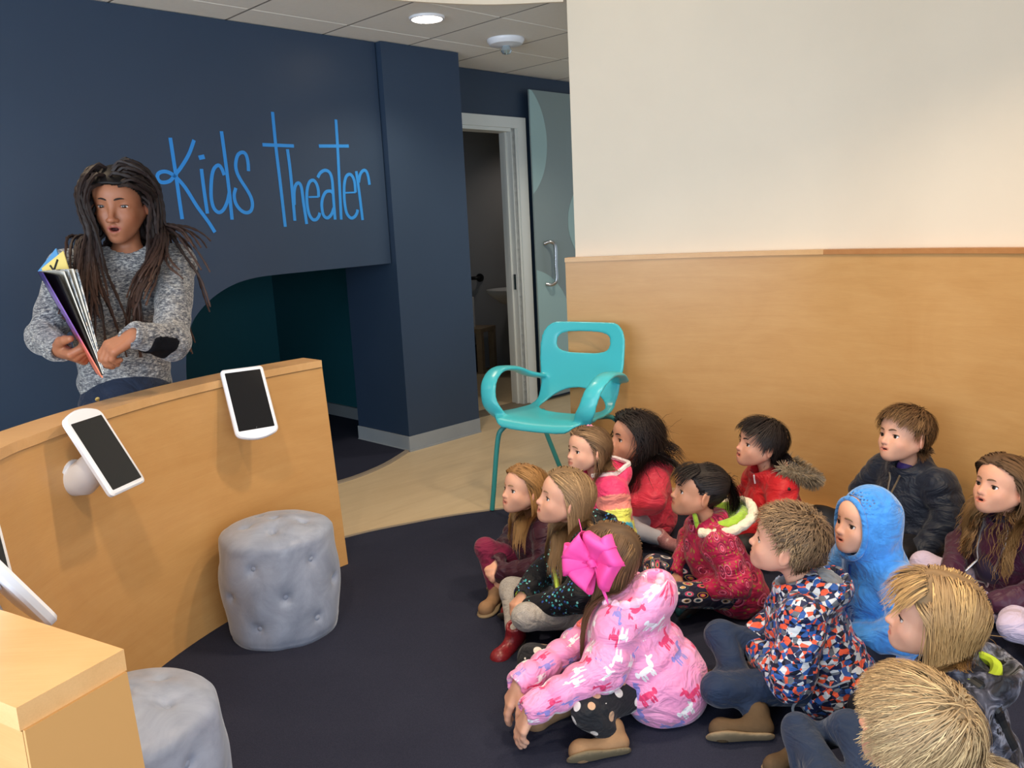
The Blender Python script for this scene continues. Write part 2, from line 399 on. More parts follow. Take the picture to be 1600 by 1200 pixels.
m = MB(); m.tube(catmull([relg(r3(-0.75, 0.93, -0.07)), relg(r3(-0.1, 0.93, -0.07)), relg(r3(0.045, 0.93, -0.07)), relg(r3(0.08, 0.93, -0.055)), relg(r3(0.085, 0.93, -0.003))], 6), 0.018, 12); m.build('bar', BLACKP, gb, True)
m = MB(); m.cyl(relg(r3(0.085, 0.93, -0.001)), relg(r3(0.085, 0.93, -0.012)), 0.042); m.build('flange', BLACKP, gb, True)
sk = empty('wash_basin', r3(0.60, 0.80, -0.285)); tag(sk, 'white wall hung wash basin seen at the door edge', 'basin')
CER = plain('white_ceramic', lin(206, 208, 208), 0.2, 0.5, 0.01)
m = MB(); m.lathe([(0.05, -0.12), (0.13, -0.10), (0.24, -0.02), (0.27, 0.02), (0.27, 0.035), (0.245, 0.035), (0.2, 0.0), (0.05, -0.07)], (0, 0, 0), 32); m.build('bowl', CER, sk, True)
m = MB(); m.box((0.0, 0.0, -0.35), (0.12, 0.10, 0.5), bev=0.02); m.build('pipe_cover', CER, sk)
# ---------------------------------------------------------------- right wall: wainscot, cap, white wall, header
def curve_wall(name, pts, off0, off1, z0, z1, mat, parent=None, i0=0, i1=None):
    P = [np.array(p[:2], float) for p in pts][i0:i1]; V = []; UV = []; F = []; L = 0
    for i, p in enumerate(P):
        d = P[min(i + 1, len(P) - 1)] - P[max(i - 1, 0)]; d /= np.linalg.norm(d); n = np.array([-d[1], d[0]])   # n points away from the room
        if i: L += np.linalg.norm(p - P[i - 1])
        for o_, z in ((off0, z0), (off0, z1), (off1, z1), (off1, z0)):
            V.append((*(p + n * o_), z)); UV.append((L, z + (o_ - off0)))
    k = len(P)
    for i in range(k - 1):
        for j in range(4):
            a, b = i * 4 + j, i * 4 + (j + 1) % 4; F.append((a, a + 4, b + 4, b))
    F += [(0, 1, 2, 3), (k * 4 - 1, k * 4 - 2, k * 4 - 3, k * 4 - 4)]
    o = mesh_np(name, np.array(V), F, mat, parent, smooth=False, uv=UV)
    import bmesh
    bm = bmesh.new(); bm.from_mesh(o.data); bmesh.ops.recalc_face_normals(bm, faces=bm.faces); bm.to_mesh(o.data); bm.free()
    smooth_by_angle(o.data, 30)
    return o
ZT = 1.237
wr = empty('wall_right'); tag(wr, kind='structure')
curve_wall('wainscot_panel', WC, 0.0, 0.05, 0.0, ZT - 0.022, WOOD, wr)
WOODD = wood_mat('maple_cap_dark', lin(186, 128, 76), lin(168, 110, 62), lin(200, 146, 92))
ks = 21
curve_wall('wainscot_cap', WC, -0.012, 0.075, ZT - 0.022, ZT, WOODC, wr, 0, ks + 1)
curve_wall('wainscot_cap', WC, -0.012, 0.075, ZT - 0.022, ZT, WOODD, wr, ks, None)
WB = [p for p in WC]; WB = [WC[0] + (WC[1] - WC[0]) / np.linalg.norm(WC[1] - WC[0]) * 0.045] + WC[1:]
curve_wall('plaster_panel', WB, 0.05, 0.066, ZT - 0.05, 3.0, WALLW, wr)
hp_ = [(-2.3, 3.0, 0), (-1.4, 3.5, 0), (-0.55, 4.0, 0), (-0.1, 4.33, 0), (0.355, 4.42, 0)]
hd = curve_wall('wall_header', [p for p in catmull([(-2.6, 2.75, 0), (-1.5, 3.55, 0), (-0.7, 4.10, 0), (-0.1, 4.38, 0), (0.357, 4.417, 0)], 8)], 0.05, 0.066, 2.512, 3.0, WALLW); tag(hd, kind='structure')
# ---------------------------------------------------------------- ceiling of 60 cm tiles in a T-grid
ce = slab('ceiling', [(-6, -2.4), (5, -2.4), (5, 10), (-6, 10)], ZC + 0.02, ZC + 0.08, plain('ceiling_void', lin(210, 206, 198), 0.9)); tag(ce, kind='structure')
TILEM = plain('ceiling_tile_board', lin(240, 236, 228), 0.9, 0.1, 0.015, 40, 0.25, 500)
GRIDM = plain('ceiling_grid_bar', lin(128, 122, 114), 0.5, 0.3, 0.02)  # bar colour darkened to stand for the shadow lines along the grid
tm = MB(); tm.box((0, 0, 0.012), (0.586, 0.594, 0.016), bev=0.003); tb = tm.build('ceiling_tile', TILEM); tme = tb.data; bpy.data.objects.remove(tb)
g = MB()
rot = np.array([[D2[0], N2[0], 0], [D2[1], N2[1], 0], [0, 0, 1]])
for i in range(-2, 8):
    for j in range(-6, 3):
        a = 2.30 + 0.595 * i + 0.2975; b = -4.03 + 0.6 * j + 0.3
        q = D2 * a + N2 * b
        if not (-2.7 < q[0] < 2.2 and 3.1 < q[1] < 8.4): continue
        o = bpy.data.objects.new('ceiling_tile', tme); link(o, ce); o.location = (q[0], q[1], ZC); o.rotation_euler = (0, 0, math.pi / 4)
for i in range(-2, 9):
    q0 = D2 * (2.30 + 0.595 * i) + N2 * -7; q1 = D2 * (2.30 + 0.595 * i) + N2 * -1.5; c_ = (q0 + q1) / 2
    g.box((c_[0], c_[1], ZC + 0.010), (0.010, 5.5, 0.012), rot)
for j in range(-5, 4):
    q0 = N2 * (-4.03 + 0.6 * j) + D2 * 1.2; q1 = N2 * (-4.03 + 0.6 * j) + D2 * 7; c_ = (q0 + q1) / 2
    g.box((c_[0], c_[1], ZC + 0.012), (5.8, 0.006, 0.010), rot)
g.build('ceiling_grid', GRIDM, ce)
dl = empty('downlight', (-0.362, 4.805, ZC)); tag(dl, 'glowing round recessed downlight in the tiled ceiling above the lettered wall', 'ceiling light')
t = NT('downlight_lens', 0.5); t.b.inputs['Emission Color'].default_value = (1, 0.86, 0.68, 1); t.b.inputs['Emission Strength'].default_value = 14; t.color((0.9, 0.9, 0.9)); LENS = t.m
m = MB(); m.lathe([(0.080, -0.004), (0.084, -0.010), (0.094, -0.009), (0.098, 0.003)], (0, 0, 0), 40); m.build('trim_ring', WHITEP, dl, True)
m = MB(); m.lathe([(0.001, -0.016), (0.05, -0.014), (0.083, -0.008)], (0, 0, 0), 40); m.build('lens', LENS, dl, True)
sd_ = empty('ceiling_sensor', (0.067, 5.427, ZC)); tag(sd_, 'white round ceiling sensor with a small clear glass bulb underneath', 'sensor')
m = MB(); m.lathe([(0.115, 0.003), (0.115, -0.010), (0.10, -0.030), (0.045, -0.038), (0.02, -0.038)], (0, 0, 0), 40); m.build('housing', WHITEP, sd_, True)
m = MB(); m.lathe([(0.022, -0.038), (0.030, -0.052), (0.034, -0.066), (0.024, -0.082), (0.004, -0.088)], (0, 0, 0), 24); m.build('bulb', plain('clear_bulb', lin(190, 205, 210), 0.06, 0.8, 0.02, metal=0.7), sd_, True)
# enclosing walls outside the frame
m = MB(); m.box((-4.6, 3.5, 1.5), (0.1, 13, 3.0)); tag(m.build('wall_far_left', WALLW), kind='structure')
# ---------------------------------------------------------------- lettering
LET = {'K': [[(-1.328, 1.939), (-1.324, 1.822), (-1.321, 1.735), (-1.319, 1.631), (-1.316, 1.534)], [(-1.204, 1.932), (-1.239, 1.863), (-1.286, 1.799), (-1.324, 1.758), (-1.357, 1.726), (-1.395, 1.718), (-1.415, 1.73), (-1.416, 1.754), (-1.397, 1.769), (-1.364, 1.77), (-1.326, 1.747), (-1.282, 1.695), (-1.229, 1.597), (-1.178, 1.518), (-1.147, 1.461)]], 'i': [[(-1.182, 1.788), (-1.182, 1.736), (-1.18, 1.646), (-1.177, 1.559)], [(-1.176, 1.858), (-1.171, 1.836)]], 'd': [[(-1.059, 1.757), (-1.069, 1.79), (-1.085, 1.808), (-1.109, 1.794), (-1.126, 1.761), (-1.139, 1.703), (-1.146, 1.637), (-1.138, 1.587), (-1.114, 1.564), (-1.085, 1.578), (-1.058, 1.62), (-1.04, 1.67)], [(-1.048, 1.983), (-1.044, 1.852), (-1.041, 1.686), (-1.042, 1.524)]], 's': [[(-0.916, 1.78), (-0.914, 1.83), (-0.922, 1.868), (-0.942, 1.878), (-0.969, 1.863), (-0.986, 1.82), (-0.986, 1.779), (-0.97, 1.737), (-0.935, 1.678), (-0.916, 1.635), (-0.914, 1.596), (-0.929, 1.567), (-0.958, 1.559), (-0.989, 1.576), (-1.011, 1.611), (-1.015, 1.653), (-1.001, 1.691)]], 'T': [[(-0.735, 2.1), (-0.735, 1.903), (-0.73, 1.721), (-0.725, 1.476)], [(-0.816, 1.922), (-0.621, 1.922)]], 'h': [[(-0.664, 1.903), (-0.659, 1.765), (-0.66, 1.508)], [(-0.654, 1.597), (-0.647, 1.668), (-0.632, 1.708), (-0.61, 1.717), (-0.597, 1.69), (-0.593, 1.614), (-0.585, 1.487)]], 'e': [[(-0.555, 1.639), (-0.489, 1.64)], [(-0.489, 1.64), (-0.487, 1.681), (-0.497, 1.717), (-0.516, 1.734), (-0.542, 1.722), (-0.562, 1.677), (-0.57, 1.614), (-0.565, 1.55), (-0.545, 1.514), (-0.519, 1.511), (-0.498, 1.531), (-0.491, 1.549)]], 'a': [[(-0.483, 1.749), (-0.463, 1.776), (-0.429, 1.791), (-0.398, 1.777), (-0.386, 1.732), (-0.388, 1.63), (-0.389, 1.507)], [(-0.388, 1.658), (-0.403, 1.672), (-0.437, 1.667), (-0.463, 1.631), (-0.473, 1.585), (-0.467, 1.535), (-0.442, 1.518), (-0.412, 1.538), (-0.391, 1.575)]], 't': [[(-0.324, 2.082), (-0.329, 1.907), (-0.337, 1.723), (-0.346, 1.506)], [(-0.456, 1.927), (-0.249, 1.934)]], 'e2': [[(-0.303, 1.662), (-0.228, 1.664)], [(-0.228, 1.664), (-0.228, 1.723), (-0.242, 1.76), (-0.264, 1.77), (-0.289, 1.751), (-0.306, 1.695), (-0.312, 1.611), (-0.304, 1.545), (-0.278, 1.514), (-0.249, 1.52), (-0.229, 1.543), (-0.223, 1.562)]], 'r': [[(-0.21, 1.789), (-0.2, 1.657), (-0.192, 1.499)], [(-0.199, 1.723), (-0.183, 1.77), (-0.157, 1.794), (-0.136, 1.788), (-0.125, 1.757), (-0.12, 1.709)]]}
lt = empty('wall_lettering', (*sw(-0.75, 0), 1.75)); tag(lt, 'hand drawn light blue Kids Theater lettering on the navy wall', 'lettering')
for key, strokes in LET.items():
    m = MB()
    for si, stt in enumerate(strokes):
        P = [p[:2] for p in catmull([(a, b, 0) for a, b in stt], 5)] if len(stt) > 2 else [np.array(p) for p in stt]
        wd = 0.032 if key == 'i' and si == 1 else (0.010 if key.startswith('e') and si == 0 else 0.0185)
        V = []; F = []
        for i, p in enumerate(P):
            d = P[min(i + 1, len(P) - 1)] - P[max(i - 1, 0)]; d = d / np.linalg.norm(d); n = np.array([-d[1], d[0]]) * wd / 2
            for q in (p - n, p + n):
                for dep in (-0.0003, -0.0022 - 0.0003 * si): V.append(np.array(w3(q[0], q[1], dep)) - np.array(lt.location))
        for i in range(len(P) - 1):
            a, b = 4 * i, 4 * i + 4
            F += [(a + 1, a + 3, b + 3, b + 1), (a, b, b + 2, a + 2), (a, a + 1, b + 1, b), (a + 2, b + 2, b + 3, a + 3)]
        F += [(0, 2, 3, 1), (len(V) - 4, len(V) - 3, len(V) - 1, len(V) - 2)]
        m.add(V, F)
    m.build('letter', TAPE, lt)
# ---------------------------------------------------------------- implicit surfaces (smooth unions) -> one continuous mesh
F32 = np.float32
def nrm(v): v = np.asarray(v, float); return v / (np.linalg.norm(v) + 1e-12)
def smin(a, b, k):
    if k <= 0: return np.minimum(a, b)
    h = np.clip(0.5 + 0.5 * (b - a) / k, 0, 1); return b + (a - b) * h - k * h * (1 - h)
class Field:
    def __init__(s): s.p = []
    def _add(s, fn, c, r, op, k, tg, ax): s.p.append((fn, np.asarray(c, float), r, op, k, tg, ax)); return s
    def rc(s, a, b, ra, rb, k=0.01, op='u', flat=None, quilt=None, wr=0.0, tg=0):
        """capsule with two radii; flat=(axis, factor): thinner along axis; quilt=(period, depth, phase); wr: crease depth"""
        a = np.asarray(a, float); b = np.asarray(b, float); L = np.linalg.norm(b - a); ba = b - a; bb = ba @ ba + 1e-12
        if flat is not None:
            u = nrm(flat[0]); u = nrm(u - ba * (u @ ba) / bb); g = 1 / flat[1] - 1
        def fn(P):
            q = P - a; t = np.clip(q @ ba / bb, 0, 1); w = q - t[:, None] * ba
            if flat is not None: w = w + np.outer(w @ u, u * g)
            d = np.sqrt((w * w).sum(1)) - (ra + (rb - ra) * t)
            if flat is not None: d = d * min(1.0, flat[1] * 1.15)
            if quilt is not None: d = d - quilt[1] * (np.abs(np.sin(math.pi * (t * L / quilt[0] + quilt[2]))) ** 0.55 - 0.7)
            if wr: d = d - wr * crease(P)
            return d
        ext = (quilt[1] if quilt else 0) + 1.5 * wr
        return s._add(fn, (a + b) / 2, L / 2 + max(ra, rb) * (max(1, 1) ) + ext, op, k, tg, (a, b))
    def el(s, c, r, R=None, k=0.01, op='u', tg=0, wr=0.0, quilt=None):
        c = np.asarray(c, float); r = np.asarray(r, float); R = np.eye(3) if R is None else np.asarray(R, float)
        def fn(P):
            q = (P - c) @ R; k0 = np.sqrt(((q / r) ** 2).sum(1)); k1 = np.sqrt(((q / r ** 2) ** 2).sum(1)) + 1e-9
            d = k0 * (k0 - 1) / k1
            if quilt is not None: d = d - quilt[1] * (np.abs(np.sin(math.pi * (q[:, 2] / quilt[0] + quilt[2]))) ** 0.55 - 0.7)
            if wr: d = d - wr * crease(P)
            return d
        return s._add(fn, c, max(r) + 1.5 * wr, op, k, tg, (c - R[:, 2] * r[2], c + R[:, 2] * r[2]))
    def tor(s, c, axis, R, r, k=0.01, op='u', tg=0, sx=1.0, ux=(1, 0, 0)):
        """ring; sx scales the ring along direction ux"""
        c = np.asarray(c, float); ax = nrm(axis); u = nrm(np.asarray(ux, float) - ax * (np.asarray(ux) @ ax)); v = np.cross(ax, u)
        def fn(P):
            q = P - c; h = q @ ax; x = q @ u / sx; y = q @ v
            return np.sqrt((np.sqrt(x * x + y * y) - R) ** 2 + h * h) - r
        return s._add(fn, c, R * max(1, sx) + r, op, k, tg, (c - ax * r, c + ax * r))
    def fnp(s, f, c, r, op='u', k=0.0, tg=0): return s._add(f, c, r, op, k, tg, (np.zeros(3), np.array([0, 0, 1.])))
    def eval(s, P):
        P = np.asarray(P, float); D = np.full(len(P), 1.0)
        for fn, c, r, op, k, tg, ax in s.p:
            m = np.sqrt(((P - c) ** 2).sum(1)) < r + k + 0.06
            if not m.any(): continue
            d = fn(P[m]); D[m] = smin(D[m], d, k) if op == 'u' else -smin(-D[m], d, k)
        return D
    def grad(s, P, e=0.002):
        d0 = s.eval(P); g = np.stack([s.eval(P + e * np.eye(3)[i]) - d0 for i in range(3)], 1)
        return g / (np.linalg.norm(g, axis=1, keepdims=True) + 1e-9)
    def project(s, P, off=0.0, it=4):
        P = np.array(P, float)
        for _ in range(it):
            P = P - s.grad(P) * (s.eval(P) - off)[:, None] * 0.9
        return P
    def nearest(s, P):
        """tag, distance along and angle around the nearest union primitive"""
        best = np.full(len(P), 9.0); tag_ = np.zeros(len(P), int); uv = np.zeros((len(P), 3)); tt = np.zeros(len(P))
        for i, (fn, c, r, op, k, tg, ax) in enumerate(s.p):
            if op != 'u': continue
            d = fn(P); m = d < best
            best[m] = d[m]; tag_[m] = tg
            a, b = ax; L = np.linalg.norm(b - a) + 1e-9; z = (b - a) / L
            x = nrm(np.cross([0.13, 0.97, 0.2], z)); y = np.cross(z, x); q = P[m] - a
            rr = np.sqrt((q @ x) ** 2 + (q @ y) ** 2); an = np.arctan2(q @ y, q @ x)
            tt[m] = np.clip(q @ z / L, 0, 1)
            uv[m] = np.stack([an * min(r, 0.10) + i * 1.37, q @ z, np.full(m.sum(), i * 0.77)], 1)
        return tag_, tt, uv
    def mesh(s, h, zmin=None):
        lo = np.min([c - r for f, c, r, op, *_ in s.p if op == 'u'], axis=0) - 3 * h
        hi = np.max([c + r for f, c, r, op, *_ in s.p if op == 'u'], axis=0) + 3 * h
        n = np.ceil((hi - lo) / h).astype(int) + 1
        G = np.full(n, 1.0, F32); X = [lo[i] + h * np.arange(n[i]) for i in range(3)]
        for fn, c, r, op, k, tg, ax in s.p:
            i0 = np.maximum(0, np.floor((c - r - k - 3 * h - lo) / h).astype(int)); i1 = np.minimum(n, np.ceil((c + r + k + 3 * h - lo) / h).astype(int) + 1)
            if (i1 <= i0).any(): continue
            g = np.stack(np.meshgrid(X[0][i0[0]:i1[0]], X[1][i0[1]:i1[1]], X[2][i0[2]:i1[2]], indexing='ij'), -1)
            sh = g.shape[:3]; d = fn(g.reshape(-1, 3)).reshape(sh).astype(F32)
            S = G[i0[0]:i1[0], i0[1]:i1[1], i0[2]:i1[2]]
            S[...] = smin(S, d, k) if op == 'u' else -smin(-S, d, k)
        if zmin is not None:
            zz = (zmin - X[2]).astype(F32); G = np.maximum(G, zz[None, None, :])
        return surface_nets(G, lo, h)
def crease(P):
    x, y, z = P[:, 0], P[:, 1], P[:, 2]
    a = np.sin(31 * x + 47 * z + 2.2 * np.sin(23 * y + 9 * z)); b = np.sin(53 * y - 38 * z + 1.9 * np.sin(29 * x + 17 * y) + 1.0)
    c = np.sin(71 * z + 20 * x + 2.5 * np.sin(19 * y - 26 * x) + 2.0)
    return 0.45 * a + 0.35 * b + 0.4 * c
def surface_nets(G, lo, h):
    ins = G < 0; n = np.array(G.shape)
    cnt = np.zeros(n - 1, np.int8)
    for dx in (0, 1):
        for dy in (0, 1):
            for dz in (0, 1): cnt += ins[dx:n[0] - 1 + dx, dy:n[1] - 1 + dy, dz:n[2] - 1 + dz]
    act = (cnt > 0) & (cnt < 8); I = np.argwhere(act)
    acc = np.zeros((len(I), 3)); w = np.zeros(len(I))
    for ax in range(3):
        u, v = (ax + 1) % 3, (ax + 2) % 3
        for p in (0, 1):
            for q in (0, 1):
                o = np.zeros(3, int); o[u] = p; o[v] = q; e = o.copy(); e[ax] = 1
                A = I + o; B = I + e; fa = G[A[:, 0], A[:, 1], A[:, 2]].astype(float); fb = G[B[:, 0], B[:, 1], B[:, 2]].astype(float)
                m = (fa < 0) != (fb < 0); t = fa[m] / (fa[m] - fb[m])
                c = np.tile(o.astype(float), (m.sum(), 1)); c[:, ax] = t; acc[m] += c; w[m] += 1
    V = lo + h * (I + acc / w[:, None])
    idx = np.full(n - 1, -1, np.int32); idx[act] = np.arange(len(I))
    FS = []
    for ax in range(3):
        u, v = (ax + 1) % 3, (ax + 2) % 3
        sl0 = [slice(None)] * 3; sl1 = [slice(None)] * 3; sl0[ax] = slice(0, n[ax] - 1); sl1[ax] = slice(1, n[ax])
        ch = ins[tuple(sl0)] != ins[tuple(sl1)]; E = np.argwhere(ch)
        E = E[(E[:, u] > 0) & (E[:, v] > 0) & (E[:, u] < n[u] - 1) & (E[:, v] < n[v] - 1)]
        sg = ins[E[:, 0], E[:, 1], E[:, 2]]
        def cell(du, dv):
            C = E.copy(); C[:, u] += du; C[:, v] += dv; return idx[C[:, 0], C[:, 1], C[:, 2]]
        q = np.stack([cell(-1, -1), cell(0, -1), cell(0, 0), cell(-1, 0)], 1); q[~sg] = q[~sg][:, ::-1]; FS.append(q)
    F = np.concatenate(FS); F = F[(F >= 0).all(1)]
    return V, F
def vnormals(V, F):
    a = V[F[:, 2]] - V[F[:, 0]]; b = V[F[:, 3]] - V[F[:, 1]]; n = np.cross(a, b); N = np.zeros_like(V)
    for i in range(4): np.add.at(N, F[:, i], n)
    return N / (np.linalg.norm(N, axis=1, keepdims=True) + 1e-12)
def relax(V, F, it=1, lam=0.5):
    for _ in range(it):
        A = np.zeros_like(V); c = np.zeros(len(V))
        for i in range(4):
            j = F[:, (i + 1) % 4]; k = F[:, i]; np.add.at(A, k, V[j]); np.add.at(c, k, 1); np.add.at(A, j, V[k]); np.add.at(c, j, 1)
        V = V + lam * (A / np.maximum(c, 1)[:, None] - V)
    return V
def rotm(yaw=0, pitch=0, roll=0):
    """x forward, y left, z up; pitch>0 looks up, roll>0 leans to its right"""
    cy, sy = math.cos(R_(yaw)), math.sin(R_(yaw)); cp, sp = math.cos(R_(pitch)), math.sin(R_(pitch)); cr, sr = math.cos(R_(roll)), math.sin(R_(roll))
    Z = np.array([[cy, -sy, 0], [sy, cy, 0], [0, 0, 1]]); Y = np.array([[cp, 0, -sp], [0, 1, 0], [sp, 0, cp]]); X = np.array([[1, 0, 0], [0, cr, -sr], [0, sr, cr]])
    return Z @ Y @ X
# ---------------------------------------------------------------- curved counter
CC = np.array([0.542, 2.109])
def carc(R, a): return CC + R * np.array([math.cos(R_(a)), math.sin(R_(a))])
def cpath(R, lean=0.0):
    A = [carc(R, a) for a in np.linspace(134.8, 183, 30)]
    # the near arm bends round towards the camera and ends beside it
    off = R - 1.905
    ctrl = [(-1.30, 1.62), (-1.07, 1.30), (-0.738, 1.101), (-0.515, 0.972)]
    nr = [(-0.97, -0.25), (-0.75, -0.66), (-0.50, -0.866), (-0.45, -0.893)]
    B = [np.array(c) + off * np.array(n_) for c, n_ in zip(ctrl, nr)]
    P = [(*p, 0) for p in A[:-1:3]] + [(*p, 0) for p in B]
    return [p[:2] for p in catmull(P, 5)]
def ribbon_wall(name, P0, P1, z0, z1, th, mat, parent):
    """wall whose foot follows P0 and whose top follows P1, thickness th away from the room"""
    V = []; UV = []; F = []; L = 0; k = len(P0)
    for i in range(k):
        d = P1[min(i + 1, k - 1)] - P1[max(i - 1, 0)]; d = d / np.linalg.norm(d); n = np.array([d[1], -d[0]])
        if i: L += np.linalg.norm(P1[i] - P1[i - 1])
        for p, z in ((P0[i], z0), (P1[i], z1), (P1[i] + n * th, z1), (P0[i] + n * th, z0)): V.append((*p, z)); UV.append((L, z))
    for i in range(k - 1):
        for j in range(4):
            a, b = i * 4 + j, i * 4 + (j + 1) % 4; F.append((a, b, b + 4, a + 4))
    F += [(0, 3, 2, 1), (k * 4 - 4, k * 4 - 3, k * 4 - 2, k * 4 - 1)]
    o = mesh_np(name, np.array(V), F, mat, parent, smooth=False, uv=UV)
    import bmesh
    bm = bmesh.new(); bm.from_mesh(o.data); bmesh.ops.recalc_face_normals(bm, faces=bm.faces); bm.to_mesh(o.data); bm.free()
    smooth_by_angle(o.data, 30); return o
ct = empty('curved_counter', (0, 0, 0)); tag(ct, 'curved maple counter with a rounded front, tablets fixed along its inner face', 'counter')
ribbon_wall('front_panel', cpath(1.835), cpath(1.90), 0.0, 0.868, 0.03, WOOD, ct)
ribbon_wall('back_panel', cpath(2.002), cpath(2.002), 0.0, 0.868, 0.03, WOOD, ct)
ribbon_wall('seam_strip', cpath(1.903), cpath(1.903), 0.866, 0.872, 0.08, plain('dark_seam', lin(96, 62, 34), 0.6), ct)
capf, capb = cpath(1.893), cpath(2.035)
V = []; F = []; k = len(capf)
for i in range(k):
    wb = capb[i]
    for p, z in ((capf[i], 0.871), (capf[i], 0.90), (wb, 0.90), (wb, 0.871)): V.append((*p, z))
for i in range(k - 1):
    for j in range(4):
        a, b = i * 4 + j, i * 4 + (j + 1) % 4; F.append((a, b, b + 4, a + 4))
F += [(0, 3, 2, 1), (k * 4 - 4, k * 4 - 3, k * 4 - 2, k * 4 - 1)]
m = MB(); m.add(V, F); m.build('counter_cap', WOODC, ct)
m = MB()
for (c0, c1, z0, z1) in ((0, 0, 0, 0),):
    a0, a1, b0, b1 = cpath(1.860)[-1], cpath(1.896)[-1], cpath(2.032)[-1], cpath(2.032)[-1]
    dv = np.array([0.88, -0.47]) * 0.004
    m.add([(*a0, 0), (*b0, 0), (*b1, 0.871), (*a1, 0.871), *[(*(q + dv), z) for q, z in ((a0, 0), (b0, 0), (b1, 0.871), (a1, 0.871))]], [(0, 1, 2, 3), (4, 7, 6, 5), (0, 4, 5, 1), (1, 5, 6, 2), (2, 6, 7, 3), (3, 7, 4, 0)])
m.build('end_panel', WOOD, ct)
m = MB(); a0, a1, b0, b1 = cpath(1.836)[0], cpath(1.90)[0], cpath(2.015)[0], cpath(2.015)[0]; dv = np.array([0.7, 0.7]) * 0.004
m.add([(*a0, 0), (*b0, 0), (*b1, 0.871), (*a1, 0.871), *[(*(q + dv), z) for q, z in ((a0, 0), (b0, 0), (b1, 0.871), (a1, 0.871))]], [(0, 1, 2, 3), (4, 7, 6, 5), (0, 4, 5, 1), (1, 5, 6, 2), (2, 6, 7, 3), (3, 7, 4, 0)])
m.build('end_panel', WOOD, ct)
# ---------------------------------------------------------------- tablets on swivel mounts
def rrect(w, l, r, n=6, bow=0.0):
    P = []
    for cx, cy, a0 in ((w / 2 - r, l / 2 - r, 0), (-w / 2 + r, l / 2 - r, 90), (-w / 2 + r, -l / 2 + r, 180), (w / 2 - r, -l / 2 + r, 270)):
        for a in np.linspace(a0, a0 + 90, n): P.append((cx + r * math.cos(R_(a)), cy + r * math.sin(R_(a))))
    if bow:   # one short side bows outwards
        P2 = []
        for x, y in P: P2.append((x, y + bow * (1 - (2 * x / w) ** 2) if y > l / 2 - r * 1.01 else y))
        mid = [(x, l / 2 + bow * (1 - (2 * x / w) ** 2)) for x in np.linspace(w / 2 - r, -w / 2 + r, 9)[1:-1]]
        P = P2[:n] + mid + P2[n:]
    return P
def plate(outline, z0, z1, bev):
    n = len(outline); c = np.array(outline).mean(0); O = np.array(outline)
    sc = lambda b: c + (O - c) * (1 - b / (np.abs(O - c).max(0)))
    rings = [(sc(bev), z0), (O, z0 + bev), (O, z1 - bev), (sc(bev), z1)]; V = []; F = []
    for q, z in rings: V += [(x, y, z) for x, y in q]
    for i in range(3):
        for j in range(n): a, b = i * n + j, i * n + (j + 1) % n; F.append((a, b, b + n, a + n))
    F += [tuple(range(n))[::-1], tuple(range(3 * n, 4 * n))]
    return V, F
def tablet(center, yaw, flip, label, tilt=29.5, W_=0.159, L_=0.265, arm=0.10, roll=0.0):
    o = empty('tablet', center); tag(o, label, 'tablet', 'tablets mounted on the curved counter')
    n = np.array([math.cos(R_(yaw)) * math.cos(R_(tilt)), math.sin(R_(yaw)) * math.cos(R_(tilt)), math.sin(R_(tilt))])
    x = nrm(np.cross([0, 0, 1], n)); y = np.cross(n, x); R = np.stack([x, y, n], 1)
    if flip: R = np.stack([-x, -y, n], 1)
    if roll: cr, sr = math.cos(R_(roll)), math.sin(R_(roll)); R = R @ np.array([[cr, -sr, 0], [sr, cr, 0], [0, 0, 1]])
    def put(name, V, F, mat, par, sm=True):
        m = MB(); m.add([R @ np.array(v) for v in V], F); return m.build(name, mat, par, sm)
    put('case', *plate(rrect(W_, L_, 0.014, 6, 0.022), -0.014, 0.006, 0.005), WHITEP, o)
    sc = put('screen', *plate(rrect(W_ - 0.026, L_ - 0.032, 0.003, 3), 0.0052, 0.0068, 0.0004), SCREEN, o, False)
    m = MB(); m.lathe([(0.0022, 0.0068), (0.0022, 0.0074), (0.0008, 0.0076)], (0, 0, 0), 12, R); mm = m.build('camera_dot', plain('lens_dot', (0.02, 0.025, 0.04), 0.1), sc, True)
    mm.location = R @ np.array([0.0, L_ / 2 - 0.022, 0])
    # swivel drum and wall flange
    back = -n * 0.012 + R @ np.array([0, -0.02 if not flip else 0.02, 0])
    outw = np.array([math.cos(R_(yaw)), math.sin(R_(yaw)), 0.0])
    wall = back - outw * arm + np.array([0, 0, -0.06])
    m = MB(); m.tube([back - n * 0.0, back - n * 0.03 - outw * 0.01, wall + outw * 0.03, wall + outw * 0.004], [0.042, 0.046, 0.052, 0.052], 28); m.build('mount_arm', WHITEP, o, True)
    m = MB(); m.tube([wall + outw * 0.008, wall - outw * 0.004], [0.058, 0.060], 28); m.build('wall_flange', WHITEP, o, True)
    return o
def ct_at(a, R): q = carc(R, a); return q
tablet((-1.207, 2.386, 0.812), -13.3, False, 'white framed tablet on the middle of the counter, in front of the standing woman', arm=0.125, W_=0.153, L_=0.255)
tablet((-0.985, 3.060, 0.819), -57.5, True, 'white framed tablet mounted near the far end of the counter above the tufted pouf', arm=0.11)
tablet((-1.265, 1.84, 0.79), -4.0, False, 'white framed tablet cut off by the left edge of the photo', arm=0.07, roll=-28)
tablet((-0.85, 1.25, 0.935), 50.0, True, 'white tablet case seen from behind beside the near counter end', arm=0.06)
